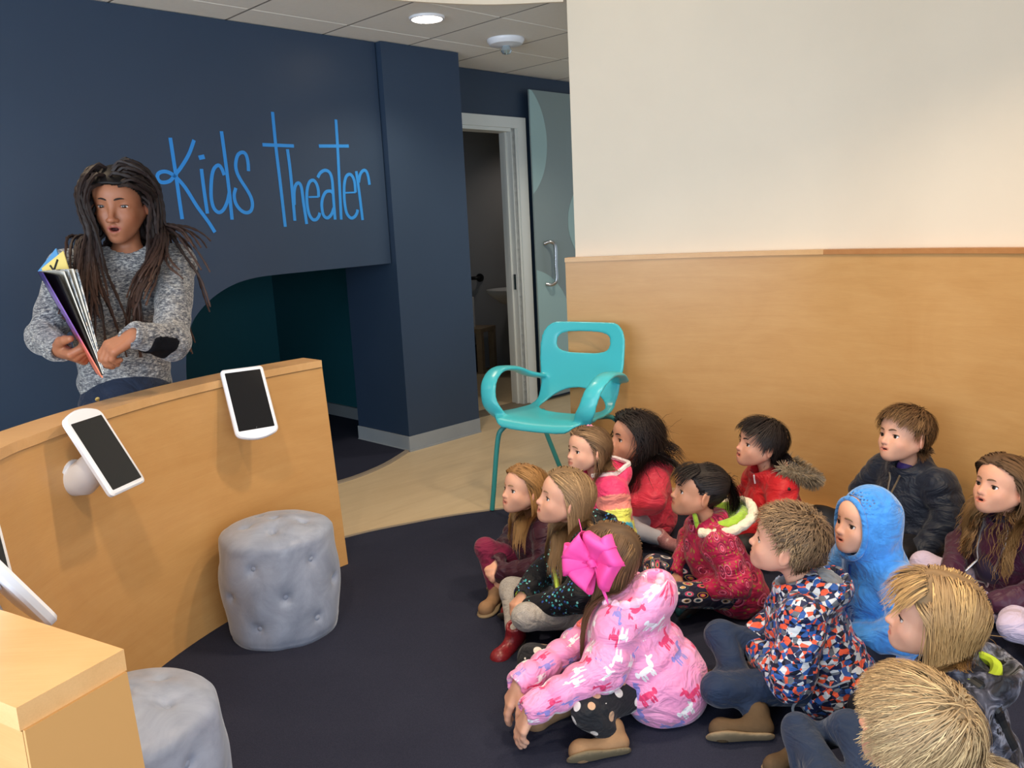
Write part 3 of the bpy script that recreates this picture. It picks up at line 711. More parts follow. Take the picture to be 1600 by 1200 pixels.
# ---------------------------------------------------------------- tufted poufs
t = NT('grey_velvet', 0.42, 0.35); v = t.coord()
t.color(t.ramp(t.noise(v, 9, 5, 0.6, 0.8), [(0.3, lin(128, 136, 154)), (0.7, lin(160, 168, 186))]))
t.b.inputs['Sheen Weight'].default_value = 0.35; t.b.inputs['Sheen Roughness'].default_value = 0.35
t.bump(t.noise(v, 60, 4), 0.12, 0.004); VELVET = t.m
def pouf(loc, rz, label, r0=0.210, H_=0.400):
    o = empty('tufted_pouf', loc, R_(rz)); tag(o, label, 'pouf', 'grey tufted velvet poufs')
    prof = []
    for q in np.linspace(0, 1, 10): prof.append((r0 * 0.90 * q, 0.0))
    for z in np.linspace(0, 1, 34)[1:]:
        a = z * H_; bulge = 1 - 0.09 * ((z - 0.5) * 2) ** 2
        if z > 0.90: bulge *= 1 - 0.30 * ((z - 0.90) / 0.10) ** 2.4
        if z < 0.07: bulge *= 1 - 0.06 * ((0.07 - z) / 0.07) ** 2
        prof.append((r0 * bulge, a))
    rt = prof[-1][0]
    for q in np.linspace(1, 0, 14)[1:]: prof.append((max(rt * q, 0.0015), H_ + 0.022 * (1 - q * q)))
    n = 112; V = []
    for r, z in prof:
        for a in np.linspace(0, 2 * math.pi, n, endpoint=False): V.append((r * math.cos(a), r * math.sin(a), z))
    V = np.array(V); N = V.copy(); N[:, 2] = 0; N /= np.linalg.norm(N, axis=1, keepdims=True) + 1e-9
    top = V[:, 2] > H_ - 0.002; N[top] = (0, 0, 1)
    B = []
    for row, z in enumerate((0.30, 0.19, 0.085)):
        for k_ in range(6):
            a = 2 * math.pi * (k_ + 0.5 * (row % 2)) / 6; B.append((r0 * math.cos(a), r0 * math.sin(a), z, 0))
    for k_ in range(5):
        a = 2 * math.pi * (k_ + 0.3) / 5; B.append((0.105 * math.cos(a), 0.105 * math.sin(a), H_ + 0.015, 1))
    B.append((0, 0, H_ + 0.022, 1))
    D = np.zeros(len(V)); 
    for b in B:
        d = np.sqrt(((V - np.array(b[:3])) ** 2).sum(1)); D -= 0.013 * np.exp(-(d / 0.014) ** 2) + 0.005 * np.exp(-(d / 0.040) ** 2)
    for i, a in enumerate(B):          # pulled creases between neighbouring buttons
        for b in B[i + 1:]:
            A_, B_ = np.array(a[:3]), np.array(b[:3]); L = np.linalg.norm(B_ - A_)
            if L < 0.20:
                ba = B_ - A_; q = V - A_; tt = np.clip(q @ ba / (ba @ ba), 0, 1); d = np.linalg.norm(q - tt[:, None] * ba - 0, axis=1)
                D -= 0.0022 * np.exp(-(d / 0.008) ** 2) * (np.abs(2 * tt - 1) ** 0.8)
    x, y, z = V.T
    D += 0.0022 * np.sin(22 * x + 15 * z + 2 * np.sin(31 * y)) + 0.0016 * np.sin(41 * y - 27 * z + 2 * np.sin(17 * x))
    V2 = V + N * D[:, None]; V2[:, 2] = np.maximum(V2[:, 2], 0)
    F = []
    for i in range(len(prof) - 1):
        for j in range(n): a, b = i * n + j, i * n + (j + 1) % n; F.append((a, b, b + n, a + n))
    mesh_np('upholstery', V2, np.array(F), VELVET, o)
    mb = MB(); mb.lathe([(0.012, -0.003), (0.0115, 0.003), (0.007, 0.006), (0.001, 0.007)], (0, 0, 0), 14); b0 = mb.build('button', VELVET, o, True)
    first = True
    for b in B:
        d = np.sqrt(((V - np.array(b[:3])) ** 2).sum(1)); i = d.argmin()
        q = b0 if first else link(b0.copy(), o); first = False
        q.location = Vector(V2[i]) + Vector(N[i]) * 0.002
        q.rotation_euler = Vector(N[i]).to_track_quat('Z', 'Y').to_euler()
    return o
pouf((-0.875, 2.855, 0.008), -100, 'grey tufted velvet pouf standing against the counter below the far tablet')
pouf((-0.90, 1.70, 0.008), -30, 'grey tufted velvet pouf half hidden behind the near counter end')
# ---------------------------------------------------------------- turquoise shell chair
def build_chair(loc, yaw, S=1.08):
    o = empty('shell_chair', loc, R_(yaw)); tag(o, 'turquoise plastic armchair with cut-out holes standing at the end of the wood wall', 'chair')
    prof = [p[[0, 2]] for p in catmull([(0.235, 0, 0.395), (0.215, 0, 0.425), (0.15, 0, 0.435), (0.03, 0, 0.425), (-0.09, 0, 0.425), (-0.155, 0, 0.45), (-0.195, 0, 0.51), (-0.225, 0, 0.60), (-0.255, 0, 0.72), (-0.285, 0, 0.825)], 4)]
    A = np.array(prof[:-1]); Bv = np.array(prof[1:]) - A; Ls = np.linalg.norm(Bv, axis=1); cum = np.r_[0, np.cumsum(Ls)]; TOT = cum[-1]
    def shell(P):
        x, y, z = P.T; back = np.clip((z - 0.45) / 0.35, 0, 1); seat = 1 - np.clip((z - 0.44) / 0.12, 0, 1)
        xx = x - 0.55 * y * y * back * 1.0; zz = z - 0.30 * y * y * seat
        q = np.stack([xx, zz], 1); best = np.full(len(P), 9.0); u = np.zeros(len(P))
        for a, b, l, c0 in zip(A, Bv, Ls, cum):
            t = np.clip((q - a) @ b / (l * l), 0, 1); d = np.linalg.norm(q - a - t[:, None] * b, axis=1); m = d < best
            best[m] = d[m]; u[m] = (c0 + t * l)[m]
        # outline in (u along, y across)
        hw_ = np.interp(u / TOT, [0, 0.02, 0.06, 0.10, 0.14, 0.30, 0.42, 0.52, 0.62, 0.76, 0.86, 0.91, 0.945, 0.97, 0.988, 1.0], [0.150, 0.185, 0.216, 0.230, 0.238, 0.232, 0.218, 0.208, 0.212, 0.226, 0.227, 0.222, 0.211, 0.195, 0.174, 0.140])
        ed = np.abs(y) - hw_; ends = np.maximum(-u + 0.004, u - TOT + 0.004)
        msk = np.maximum(ed, ends)
        def hole(u0, ru, ry, p, cut=None):
            g = (np.abs((u - u0) / ru) ** p + np.abs(y / ry) ** p) ** (1 / p) - 1; return g * min(ru, ry)
        h1 = hole(TOT * 0.875, 0.050, 0.140, 3.2)
        g2 = (np.abs((u - TOT * 0.485) / 0.098) ** 2.2 + np.abs(y / (0.158 - 0.35 * np.clip(TOT * 0.50 - u, -0.1, 0.1) * -1)) ** 2.2) ** (1 / 2.2) - 1
        h2 = g2 * 0.09
        msk = np.maximum(msk, np.maximum(-h1, -h2))
        return -smin(-(best - 0.0065), -msk, 0.008)
    F = Field(); F.fnp(shell, (0, 0, 0.61), 0.38)
    for sy in (1, -1):
        arm = catmull([(0.165, 0.205 * sy, 0.435), (0.190, 0.245 * sy, 0.50), (0.160, 0.268 * sy, 0.585), (0.07, 0.278 * sy, 0.632), (-0.05, 0.268 * sy, 0.620), (-0.13, 0.245 * sy, 0.585), (-0.19, 0.210 * sy, 0.565)], 3)
        for a, b in zip(arm[:-1], arm[1:]):
            t_ = nrm(b - a); side = nrm(np.cross(t_, [0, sy, 0.0])); F.rc(a, b, 0.030, 0.030, 0.012, flat=(side, 0.30))
        F.rc((0.165, 0.19 * sy, 0.432), (0.10, 0.215 * sy, 0.436), 0.018, 0.012, 0.02, flat=((0, 0, 1), 0.5))
    V, Fc = F.mesh(0.0062); V = relax(V, Fc, 1, 0.4)
    mesh_np('shell', V * S, Fc, CHAIRM, o)
    for sx, sy in ((1, 1), (1, -1), (-1, 1), (-1, -1)):
        m = MB(); P = catmull([(0.02 * sx, 0.10 * sy, 0.405), (0.13 * sx, 0.165 * sy, 0.405), (0.175 * sx, 0.195 * sy, 0.385), (0.195 * sx, 0.212 * sy, 0.33), (0.215 * sx + (-0.03 if sx < 0 else 0), (0.235 if sx > 0 else 0.155) * sy, 0.10), (0.222 * sx + (-0.07 if sx < 0 else 0), (0.245 if sx > 0 else 0.15) * sy, 0.008)], 5)
        m.tube([p * S for p in P], 0.0115 * S, 12); m.build('leg', CHAIRL, o, True)
    return o
build_chair((0.228, 4.07, 0.004), 236, 1.10)
# ---------------------------------------------------------------- people: heads, hands, hair, clothes
class Frame:
    def __init__(s, o, R, k=1.0): s.o = np.asarray(o, float); s.R = np.asarray(R, float); s.k = k
    def pt(s, q): return s.o + s.k * (s.R @ np.asarray(q, float))
    def pts(s, Q): return s.o + s.k * (np.asarray(Q, float) @ s.R.T)
    def dr(s, v): return s.R @ np.asarray(v, float)
    def inv(s, P): return ((np.asarray(P, float) - s.o) @ s.R) / s.k
CH = dict(ez=-0.006, nz=-0.030, mz=-0.053, cz=-0.079, nx=0.0865, jaw=0.050, lip=0.0046, nw=0.0082, ey=0.030, er=0.0136)
AD = dict(ez=-0.003, nz=-0.040, mz=-0.066, cz=-0.098, nx=0.094, jaw=0.053, lip=0.0068, nw=0.0125, ey=0.0315, er=0.0122)
def head_sdf(F, T, A, mo=0.0, ears=True, open_eye=1.0, neck=None, nr=0.032):
    k = T.k; P = T.pt; R = T.R
    def el(c, r, kk, op='u', rot=None, tg=1): F.el(P(c), np.array(r) * k, R if rot is None else R @ rot, kk * k, op, tg)
    def rc(a, b, ra, rb, kk, op='u', tg=1): F.rc(P(a), P(b), ra * k, rb * k, kk * k, op, tg=tg)
    ez, nz, mz, cz, nx = A['ez'], A['nz'], A['mz'], A['cz'], A['nx']
    el((-0.012, 0, 0.026), (0.084, 0.069, 0.073), 0.01)                       # skull
    el((0.022, 0, 0.028), (0.056, 0.059, 0.050), 0.03)                        # forehead
    el((0.026, 0, (mz + ez) / 2 - 0.002), (0.047, 0.053, 0.056 * (-cz / 0.079)), 0.03)   # face
    for y in (1, -1):
        rc((-0.004, 0.050 * y, -0.034), (0.050, 0.012 * y, cz + 0.004), 0.018, 0.012, 0.03)   # jaw
        el((0.047, 0.031 * y, (ez + mz) / 2 - 0.002), (0.024, 0.021, 0.022), 0.02)          # cheek
    el((0.061, 0, cz + 0.002), (0.014, 0.017, 0.013), 0.018)                   # chin
    el((0.062, 0, mz), (0.018, 0.027, 0.019), 0.022)                           # muzzle
    for y in (1, -1):
        el((0.086, A['ey'] * y, ez + 0.003), (0.013, 0.016, 0.011), 0.016, 's')   # sockets
    rc((0.071, 0, ez + 0.010), (nx - 0.002, 0, nz + 0.004), 0.0062, 0.0078, 0.012) # nose bridge
    el((nx, 0, nz), (0.0088, A['nw'], 0.0080), 0.007)
    for y in (1, -1): el((nx - 0.009, A['nw'] * 1.05 * y, nz - 0.002), (0.0078, 0.0052, 0.0058), 0.006)
    for y in (1, -1): el((nx - 0.004, A['nw'] * 0.55 * y, nz - 0.0095), (0.0042, 0.0026, 0.0030), 0.002, 's')
    lp = A['lip']
    for y in (1, -1):
        rc((0.0785, 0, mz + 0.0045 + 0.004 * mo), (0.068, 0.019 * y, mz + 0.0005), lp, lp * 0.5, 0.006)
        rc((0.0765, 0, mz - 0.0060 - 0.008 * mo), (0.067, 0.018 * y, mz - 0.0015 - 0.003 * mo), lp * 1.12, lp * 0.5, 0.006)
    if mo > 0: el((0.080, 0, mz - 0.0012 - 0.002 * mo), (0.018, 0.013 + 0.002 * mo, 0.0015 + 0.0055 * mo), 0.002, 's')
    else: rc((0.084, 0.016, mz - 0.001), (0.084, -0.016, mz - 0.001), 0.0035, 0.0035, 0.002, 's')
    er = A['er']
    for y in (1, -1):
        e = np.array((0.0565, A['ey'] * y, ez)); rot = rotm(9 * y)
        el(e, (er + 0.0016,) * 3, 0.006)                                       # lids over the eyeball
        el(e + rot @ np.array([0.0155, 0, -0.0004]), (0.0115, 0.0136, 0.0062 * open_eye), 0.0015, 's', rot)
    if ears:
        for y in (1, -1):
            rot = rotm(30 * y, 10, 0)
            c = np.array((-0.010, 0.0755 * y, -0.008))
            el(c, (0.0185, 0.0068, 0.030), 0.006, rot=rot, tg=3)
            el(c + rot @ np.array([0.002, 0.0085 * y, 0.003]), (0.0115, 0.0055, 0.020), 0.004, 's', rot)
    F.rc(P((-0.020, 0, -0.045)), P((-0.034, 0, -0.155)) if neck is None else neck, nr * k, nr * 1.1 * k, 0.025 * k, tg=2)
def hand_sdf(F, w, f, nb, s, left, curl=(30, 35, 40, 45), thumb=35, bend2=1.1, spread=5):
    """w wrist, f finger direction, nb back-of-hand normal, s hand length"""
    f = nrm(f); nb = nrm(np.asarray(nb) - f * (np.asarray(nb) @ f)); sd = np.cross(f, nb) * (1 if left else -1)   # towards the thumb
    w = np.asarray(w, float); k = s
    kn = [w + f * 0.50 * k + sd * (0.165 - 0.11 * i) * k - f * 0.035 * k * abs(i - 1.2) * 0.6 for i in range(4)]
    F.rc(w - f * 0.06 * k, w + f * 0.12 * k, 0.135 * k, 0.14 * k, 0.02, flat=(nb, 0.72))
    for i in range(4): F.rc(w + f * 0.06 * k + sd * (0.07 - 0.05 * i) * k, kn[i], 0.105 * k, 0.082 * k, 0.010, tg=4)
    rot = lambda v, ax, a: v * math.cos(a) + np.cross(ax, v) * math.sin(a) + ax * (ax @ v) * (1 - math.cos(a))
    ax = np.cross(f, -nb)     # curling turns fingers towards the palm
    for i, L in enumerate((0.43, 0.48, 0.44, 0.34)):
        d0 = rot(f, nb, R_((1.2 - i) * spread) * (1 if left else -1) * 1.0); r = (0.075, 0.078, 0.073, 0.064)[i] * k
        c = R_(curl[i]); p = kn[i]; d = rot(d0, ax, c)
        for j, (q, rr) in enumerate(((0.46, 1.0), (0.30, 0.92), (0.24, 0.82))):
            e = p + d * q * L * k; F.rc(p, e, r * (1, 0.95, 0.88)[j], r * rr * 0.95, 0.004 if j == 0 else 0.003, tg=4); p = e; d = rot(d, ax, c * bend2)
    p = w + f * 0.10 * k + sd * 0.13 * k - nb * 0.03 * k
    d = nrm(f * math.cos(R_(thumb)) + sd * math.sin(R_(thumb)) - nb * 0.35)
    e = p + d * 0.26 * k; F.rc(p, e, 0.105 * k, 0.088 * k, 0.010, tg=4)
    d = nrm(d + f * 0.35 - sd * 0.12); g = e + d * 0.20 * k; F.rc(e, g, 0.084 * k, 0.075 * k, 0.004, tg=4)
    d = nrm(d + f * 0.2 - sd * 0.15 - nb * 0.1); F.rc(g, g + d * 0.15 * k, 0.074 * k, 0.058 * k, 0.004, tg=4)
HAIRX = [-0.12, -0.085, -0.055, -0.030, -0.016, -0.002, 0.012, 0.026, 0.040, 0.055, 0.066, 0.08]
HAIRZ = [-0.062, -0.060, -0.055, -0.040, 0.000, 0.012, -0.004, 0.020, 0.040, 0.054, 0.062, 0.066]
def scalp(Q, lift=0.0):
    return (Q[:, 2] > np.interp(Q[:, 0], HAIRX, HAIRZ) + lift) & (Q[:, 2] > -0.08) & ~((np.abs(Q[:, 1]) > 0.0745) & (Q[:, 2] < 0.022))
_eye = {}
def eye_mesh():
    if 'm' not in _eye:
        m = MB(); n = 20; prof = [(math.sin(a), math.cos(a)) for a in np.linspace(0.04, math.pi - 0.04, 15)]
        m.lathe([(r, -z) for r, z in prof], (0, 0, 0), n, R=np.array([[0, 0, 1], [1, 0, 0], [0, 1, 0]], float))
        o = m.build('eye', None, None, True); _eye['m'] = o.data; bpy.data.objects.remove(o)
    return _eye['m']
_mats = {}
def eye_mat(iris):
    key = ('eye', iris)
    if key not in _mats:
        t = NT('eye_' + str(len(_mats)), 0.12, 0.6); v = t.coord(); sx = t.n('SeparateXYZ'); t.l(v, sx.inputs[0])
        c = t.ramp(sx.outputs[0], [(0.0, lin(222, 212, 206)), (0.795, lin(228, 220, 214)), (0.82, tuple(x * 0.35 for x in iris)), (0.86, iris), (0.945, tuple(min(1, x * 1.3) for x in iris)), (0.955, (0.004, 0.004, 0.004))], 'LINEAR')
        t.color(c); _mats[key] = t.m
    return _mats[key]
def skin_mat():
    if 'skin' not in _mats:
        t = NT('skin', 0.48, 0.35); a = t.attr('Col'); v = t.coord()
        c = t.mix(0.10, a.outputs['Color'], t.ramp(t.noise(v, 45, 3), [(0.3, (0.50, 0.25, 0.18)), (0.7, (0.80, 0.58, 0.46))]), 'SOFT_LIGHT')
        t.color(c); t.b.inputs['Subsurface Weight'].default_value = 0.12; t.b.inputs['Subsurface Radius'].default_value = (0.010, 0.004, 0.002); t.b.inputs['Subsurface Scale'].default_value = 0.6
        _mats['skin'] = t.m
    return _mats['skin']
def hair_mat():
    if 'hair' not in _mats:
        t = NT('hair', 0.55, 0.3); a = t.attr('Col'); t.color(a.outputs['Color']); t.b.inputs['Anisotropic'].default_value = 0.3
        _mats['hair'] = t.m
    return _mats['hair']
def skin_colors(V, T, A, skin, lip=None, mo=0.0):
    Q = T.inv(V); C = np.tile(np.array(skin, float), (len(V), 1))
    lip = np.array(lip if lip is not None else (skin[0] * 0.78, skin[1] * 0.50, skin[2] * 0.52))
    mz = A['mz']; near = np.abs(Q[:, 0]) < 0.2
    def blend(w, c): C[:] = C * (1 - w[:, None]) + np.array(c) * w[:, None]
    for y in (1, -1):
        d = ((Q - [0.052, 0.036 * y, (A['ez'] + mz) / 2]) ** 2).sum(1); blend(0.40 * np.exp(-d / 0.00035), (skin[0] * 1.0, skin[1] * 0.72, skin[2] * 0.70))
        d = ((Q - [-0.008, 0.074 * y, -0.010]) ** 2).sum(1); blend(0.45 * np.exp(-d / 0.0005), (skin[0] * 1.0, skin[1] * 0.68, skin[2] * 0.64))
    d = ((Q - [A['nx'], 0, A['nz']]) ** 2).sum(1); blend(0.35 * np.exp(-d / 0.0002), (skin[0] * 1.0, skin[1] * 0.72, skin[2] * 0.68))
    xl = 0.078 - 18 * Q[:, 1] ** 2
    zc = Q[:, 2] - mz + 0.0008 * 0
    hz = (0.0075 + 0.0045 * mo) * np.sqrt(np.clip(1 - (Q[:, 1] / 0.021) ** 2, 0, 1))
    off = np.where(zc > 0, 1.0, 1.25)
    w = np.clip((hz * off - np.abs(zc)) / 0.0022, 0, 1) * (Q[:, 0] > 0.058) * (np.abs(Q[:, 1]) < 0.021)
    blend(w * 0.9, lip)
    if mo > 0:
        w = (Q[:, 0] < xl - 0.004) * (Q[:, 0] > 0.055) * np.clip(((0.0015 + 0.0060 * mo) - np.abs(zc + 0.0012 + 0.002 * mo)) / 0.0015, 0, 1) * (np.abs(Q[:, 1]) < 0.015)
        blend(w, (0.06, 0.012, 0.012))
    for y in (1, -1):     # darker, redder skin tint around each eye
        d = np.linalg.norm((Q - [0.066, A['ey'] * y, A['ez']]) / [0.010, 0.017, 0.009], axis=1); blend(0.28 * np.clip(1.2 - d, 0, 1), (skin[0] * 0.72, skin[1] * 0.52, skin[2] * 0.50))
    return np.clip(C, 0, 1)
def face_parts(par, F, T, A, iris, browc, gaze=(0, 0), brow_tilt=0.0, open_eye=1.0, lash=(0.03, 0.018, 0.012)):
    k = T.k
    for y in (1, -1):
        e = T.pt((0.0565, A['ey'] * y, A['ez'])); o = bpy.data.objects.new('eye', eye_mesh()); link(o, par)
        RR = T.R @ rotm(gaze[0], gaze[1]); o.location = e; o.rotation_euler = Matrix(RR.tolist()).to_euler(); o.scale = (A['er'] * k,) * 3
        if not len(o.data.materials): o.data.materials.append(None)
        o.material_slots[0].link = 'OBJECT'; o.material_slots[0].material = eye_mat(iris)
        rot = rotm(9 * y); m = MB(); P = []
        for a in np.linspace(-1.12, 1.12, 9):
            q = rot @ np.array([0.0135 * math.cos(a * 0.85), 0.0132 * math.sin(a), 0.0052 * open_eye * math.cos(a) + 0.0006]); P.append(T.pt(np.array((0.0565, A['ey'] * y, A['ez'])) + q * (A['er'] / 0.0125) * 1.06))
        m.tube(P, [0.0004 * k, 0.0011 * k, 0.0014 * k, 0.0015 * k, 0.0015 * k, 0.0015 * k, 0.0014 * k, 0.0011 * k, 0.0004 * k], 6); m.build('eyelash', plain_c(lash, 0.6), par, True)
        P = [T.pt((0.085 - 0.006 * abs(t), (0.010 + 0.030 * t) * y, A['ez'] + 0.0185 + 0.005 * math.sin(t * 2.4) + brow_tilt * (t - 0.4) * 0.012)) for t in np.linspace(0.05, 1.05, 8)]
        P = F.project(np.array(P), 0.0006 * k, 5); m = MB(); m.tube(list(P), [0.0014 * k, 0.0026 * k, 0.0029 * k, 0.0028 * k, 0.0025 * k, 0.0021 * k, 0.0015 * k, 0.0006 * k], 6); m.build('eyebrow', plain_c(browc, 0.7), par, True)
def plain_c(c, rough=0.6, **kw):
    key = ('pc', tuple(round(x, 4) for x in c), rough, tuple(sorted(kw.items())))
    if key not in _mats: _mats[key] = plain('color_%d' % len(_mats), c, rough, **kw)
    return _mats[key]
def hair_build(par, V, Fc, T, solid, color, style, rng, n=1300, length=0.2, width=0.0026, cap=0.006, var=0.2, name='hair', part=0.0, crown=(-0.05, 0.0, 0.09), wave=0.0, messy=0.0, anchor=None, tail=0.0, fringe=None, streak=None, lift=0.0, seg=8, tips=None, flowx=-0.35, volume=0.0, droop=1.0, clump=0.0, keep=None, adh=0.75, tube=0.0, flowr=None, layer=0.008, tan=0.95, ear=0.4):
    """hair: a close cap grown from the scalp plus many thin tapered locks following the style's flow"""
    k = T.k; Q = T.inv(V); N = vnormals(V, Fc); mask = scalp(Q, lift)
    if keep is not None: mask &= keep(Q)
    color = np.array(color, float)
    # cap
    fm = mask[Fc].all(1); used = np.unique(Fc[fm]); mp = -np.ones(len(V), int); mp[used] = np.arange(len(used))
    cf = mp[Fc[fm]]; border = np.zeros(len(V), bool); part_ = mask[Fc].any(1) & ~fm; border[np.unique(Fc[part_])] = True
    th = np.where(border[used], 0.0008, cap) * k
    if volume: th = th + volume * k * np.clip((Q[used, 2] - 0.0) / 0.08, 0, 1) * np.where(border[used], 0, 1)
    CV = relax(V[used] + N[used] * th[:, None], cf, 2, 0.5)
    nz = np.sin(Q[used, 1] * 240 + 3 * np.sin(Q[used, 0] * 60)) * 0.10 + 0.85
    CC_ = np.clip(color[None] * nz[:, None] * (0.25 if tube else 0.9), 0, 1)
    # roots
    cand = np.flatnonzero(mask & (rng.random(len(V)) < 1)); sel = rng.choice(cand, n, replace=len(cand) < n)
    p = V[sel] + N[sel] * 0.001 * k; q0 = Q[sel]; nn = N[sel]
    side = np.sign(q0[:, 1] - part + rng.normal(0, 0.002, n)); side[side == 0] = 1
    L = length * k * rng.uniform(0.82, 1.06, n); off = (0.0045 + cap * 0.5 + (0.35 * rng.random(n) + 0.65 * np.clip((q0[:, 2] + 0.05) / 0.15, 0, 1)) * layer + volume * 0.6) * k
    is_fr = np.zeros(n, bool)
    if fringe is not None:
        is_fr = (q0[:, 0] > fringe[1]) & (q0[:, 2] > 0.045) & (np.abs(q0[:, 1]) < fringe[2]); L[is_fr] = fringe[0] * k * rng.uniform(0.85, 1.1, is_fr.sum())
    cj = rng.normal(0, 0.010, (n, 3)) * [1, 1, 0]; jit = rng.normal(0, 1, (n, 3)); ph = rng.random(n) * 6.28
    if style == 'short' and fringe is not None: fr_ = (q0[:, 2] > 0.03) & (q0[:, 0] > -0.06) & (np.abs(q0[:, 1]) < 0.066); L = np.where(fr_, np.minimum(L, ((0.072 - q0[:, 0]) * 0.95 + fringe[0] * 0.55) * k), L)
    if style in ('short', 'spiky') and ear: L = np.where((np.abs(q0[:, 1]) > 0.045) & (q0[:, 0] > -0.045) & (q0[:, 2] < 0.055) & ~is_fr, L * ear, L)
    pts = [p.copy()]; v = nn * 0.3; g = T.R.T @ np.array([0, 0, -1.0])      # gravity in head space
    ds = L / seg; anc = None if anchor is None else np.array(anchor)
    for i in range(seg):
        Qp = T.inv(p); t = i / seg; onhead = np.clip((Qp[:, 2] + 0.01) / 0.06, 0, 1)[:, None]
        if style == 'long':
            fx = np.full(n, flowx) - 0.5 * (q0[:, 0] > 0.03)
            if flowr is not None: fx = np.where(side < 0, flowr, fx)
            hv = np.stack([fx, side * 0.95, np.full(n, -0.25)], 1)
            tgt = hv * onhead + g * (1.25 - onhead) * droop
            tgt = np.where((is_fr)[:, None], np.array([0.55, 0, -0.75]) + 0.25 * side[:, None] * np.array([0, 1, 0]), tgt)
        elif style == 'short':
            w = Qp - np.array(crown) - cj; w /= np.linalg.norm(w, axis=1, keepdims=True) + 1e-6
            sw_ = np.cross(w, [0, 0, 1.0]); tgt = w + 0.25 * sw_ + g * 0.35
            tgt = np.where(is_fr[:, None], np.array([0.8, 0.25, -0.45]), tgt)
        elif style == 'spiky':
            tgt = np.stack([0.9 * (q0[:, 0] > 0.0) + 0.2, 0.25 * side, 0.55 - 1.2 * (q0[:, 2] < 0.06)], 1) + g * 0.1 - 0.6 * (q0[:, 0] < 0.0)[:, None] * np.array([1.0, 0, 0.5])
        elif style == 'pony':
            w = anc - Qp; w /= np.linalg.norm(w, axis=1, keepdims=True) + 1e-6; tgt = w
            tgt = np.where(is_fr[:, None], np.array([0.55, 0, -0.8]), tgt)
        tgt = tgt + messy * (jit + 0.8 * np.sin(ph[:, None] + np.array([3.1, 5.3, 4.1]) * t * 2))
        if wave:
            a = ph[:, None] * (0.25 if clump else 1) + 17 * t + (np.floor(side * 3 + q0[:, 2] * 60)[:, None] if clump else 0)
            tgt = tgt + wave * np.concatenate([np.sin(a), np.cos(a * 1.1), 0.3 * np.sin(a * 0.7)], 1) * min(1, t * 2.2)
        tw = (tgt @ T.R.T); tw /= np.linalg.norm(tw, axis=1, keepdims=True) + 1e-9
        dp = solid.eval(p); nr_ = (dp < 0.05 * k) & (Qp[:, 2] > -0.05) & ~(is_fr & (Qp[:, 2] < 0.05))
        if nr_.any() and tan:
            gp = solid.grad(p[nr_], 0.003); dn = (tw[nr_] * gp).sum(1); tw[nr_] -= gp * np.where(dn > 0, dn * tan, 0)[:, None]; tw /= np.linalg.norm(tw, axis=1, keepdims=True) + 1e-9
        v = v * 0.45 + tw * 0.75; v /= np.linalg.norm(v, axis=1, keepdims=True) + 1e-9
        if style == 'pony':
            arr = np.linalg.norm(T.inv(p) - anc, axis=1) < 0.014; st = ds * np.where(arr & ~is_fr, 0.02, 1.0)
        else: st = ds
        pn = p + v * st[:, None] if np.ndim(st) else p + v * st
        lim = off * (1 + 0.9 * t)
        if adh:
            d = solid.eval(pn); zq = T.inv(pn)[:, 2]; m = (d > lim) & (d < 0.14) & (zq > (-0.045 if style != 'spiky' else 9) ) & ~(is_fr & (style == 'long') & (zq < 0.045))
            if m.any(): pn[m] -= solid.grad(pn[m], 0.003) * ((d[m] - lim[m]) * adh * np.clip((zq[m] + 0.045) / 0.05, 0, 1))[:, None]
        for _ in range(2):
            d = solid.eval(pn); m = d < lim
            if m.any(): pn[m] += solid.grad(pn[m], 0.003) * (lim[m] - d[m])[:, None]
        dv = pn - p; ln = np.linalg.norm(dv, axis=1, keepdims=True) + 1e-9; v = dv / ln; p = pn; pts.append(p.copy())
    PT = np.stack(pts, 1)     # n, seg+1, 3
    lock = np.sin(q0[:, 1] * 95 + 2.5 * np.sin(q0[:, 0] * 60)) + np.sin(q0[:, 0] * 80 + q0[:, 2] * 70 + 2 * np.sin(q0[:, 1] * 50))
    col = color[None] * (1 + rng.normal(0, var, (n, 1)) * 0.4 + 0.45 * var * lock[:, None])
    if streak is not None: m = rng.random(n) + 0.22 * lock < streak[1]; col[m] = np.array(streak[0]) * (1 + rng.normal(0, 0.15, (m.sum(), 1)))
    if tube:
        m = MB(); cols = []
        for i in range(n):
            P = catmull(list(PT[i]), 2); rr = [tube * k * (0.8 + 0.2 * math.sin(j * 2.1 + i) + 0.12 * math.sin(j * 0.7 + 2 * i)) * (1 - 0.55 * (j / len(P)) ** 3) for j in range(len(P))]
            a = len(m.v); m.tube(P, rr, 5); c = col[i] * (1 + rng.normal(0, 0.12, (len(m.v) - a, 1)))
            if tips is not None: tt = (np.repeat(np.arange(len(P)), 5) / len(P))[:, None] ** 4; c = c * (1 - tt) + np.array(tips) * tt
            cols.append(c)
        o = m.build(name, hair_mat(), par, True); a = o.data.attributes.new('Col', 'FLOAT_COLOR', 'POINT'); cc = np.ones((len(m.v), 4), np.float32); cc[:, :3] = np.clip(np.concatenate(cols), 0.002, 1); a.data.foreach_set('color', cc.ravel())
        mesh_np('scalp_hair', CV, cf, hair_mat(), o, True, col=CC_); return o
    HV, HF, HC = ribbons(PT, T.o, width * k, col, tips)
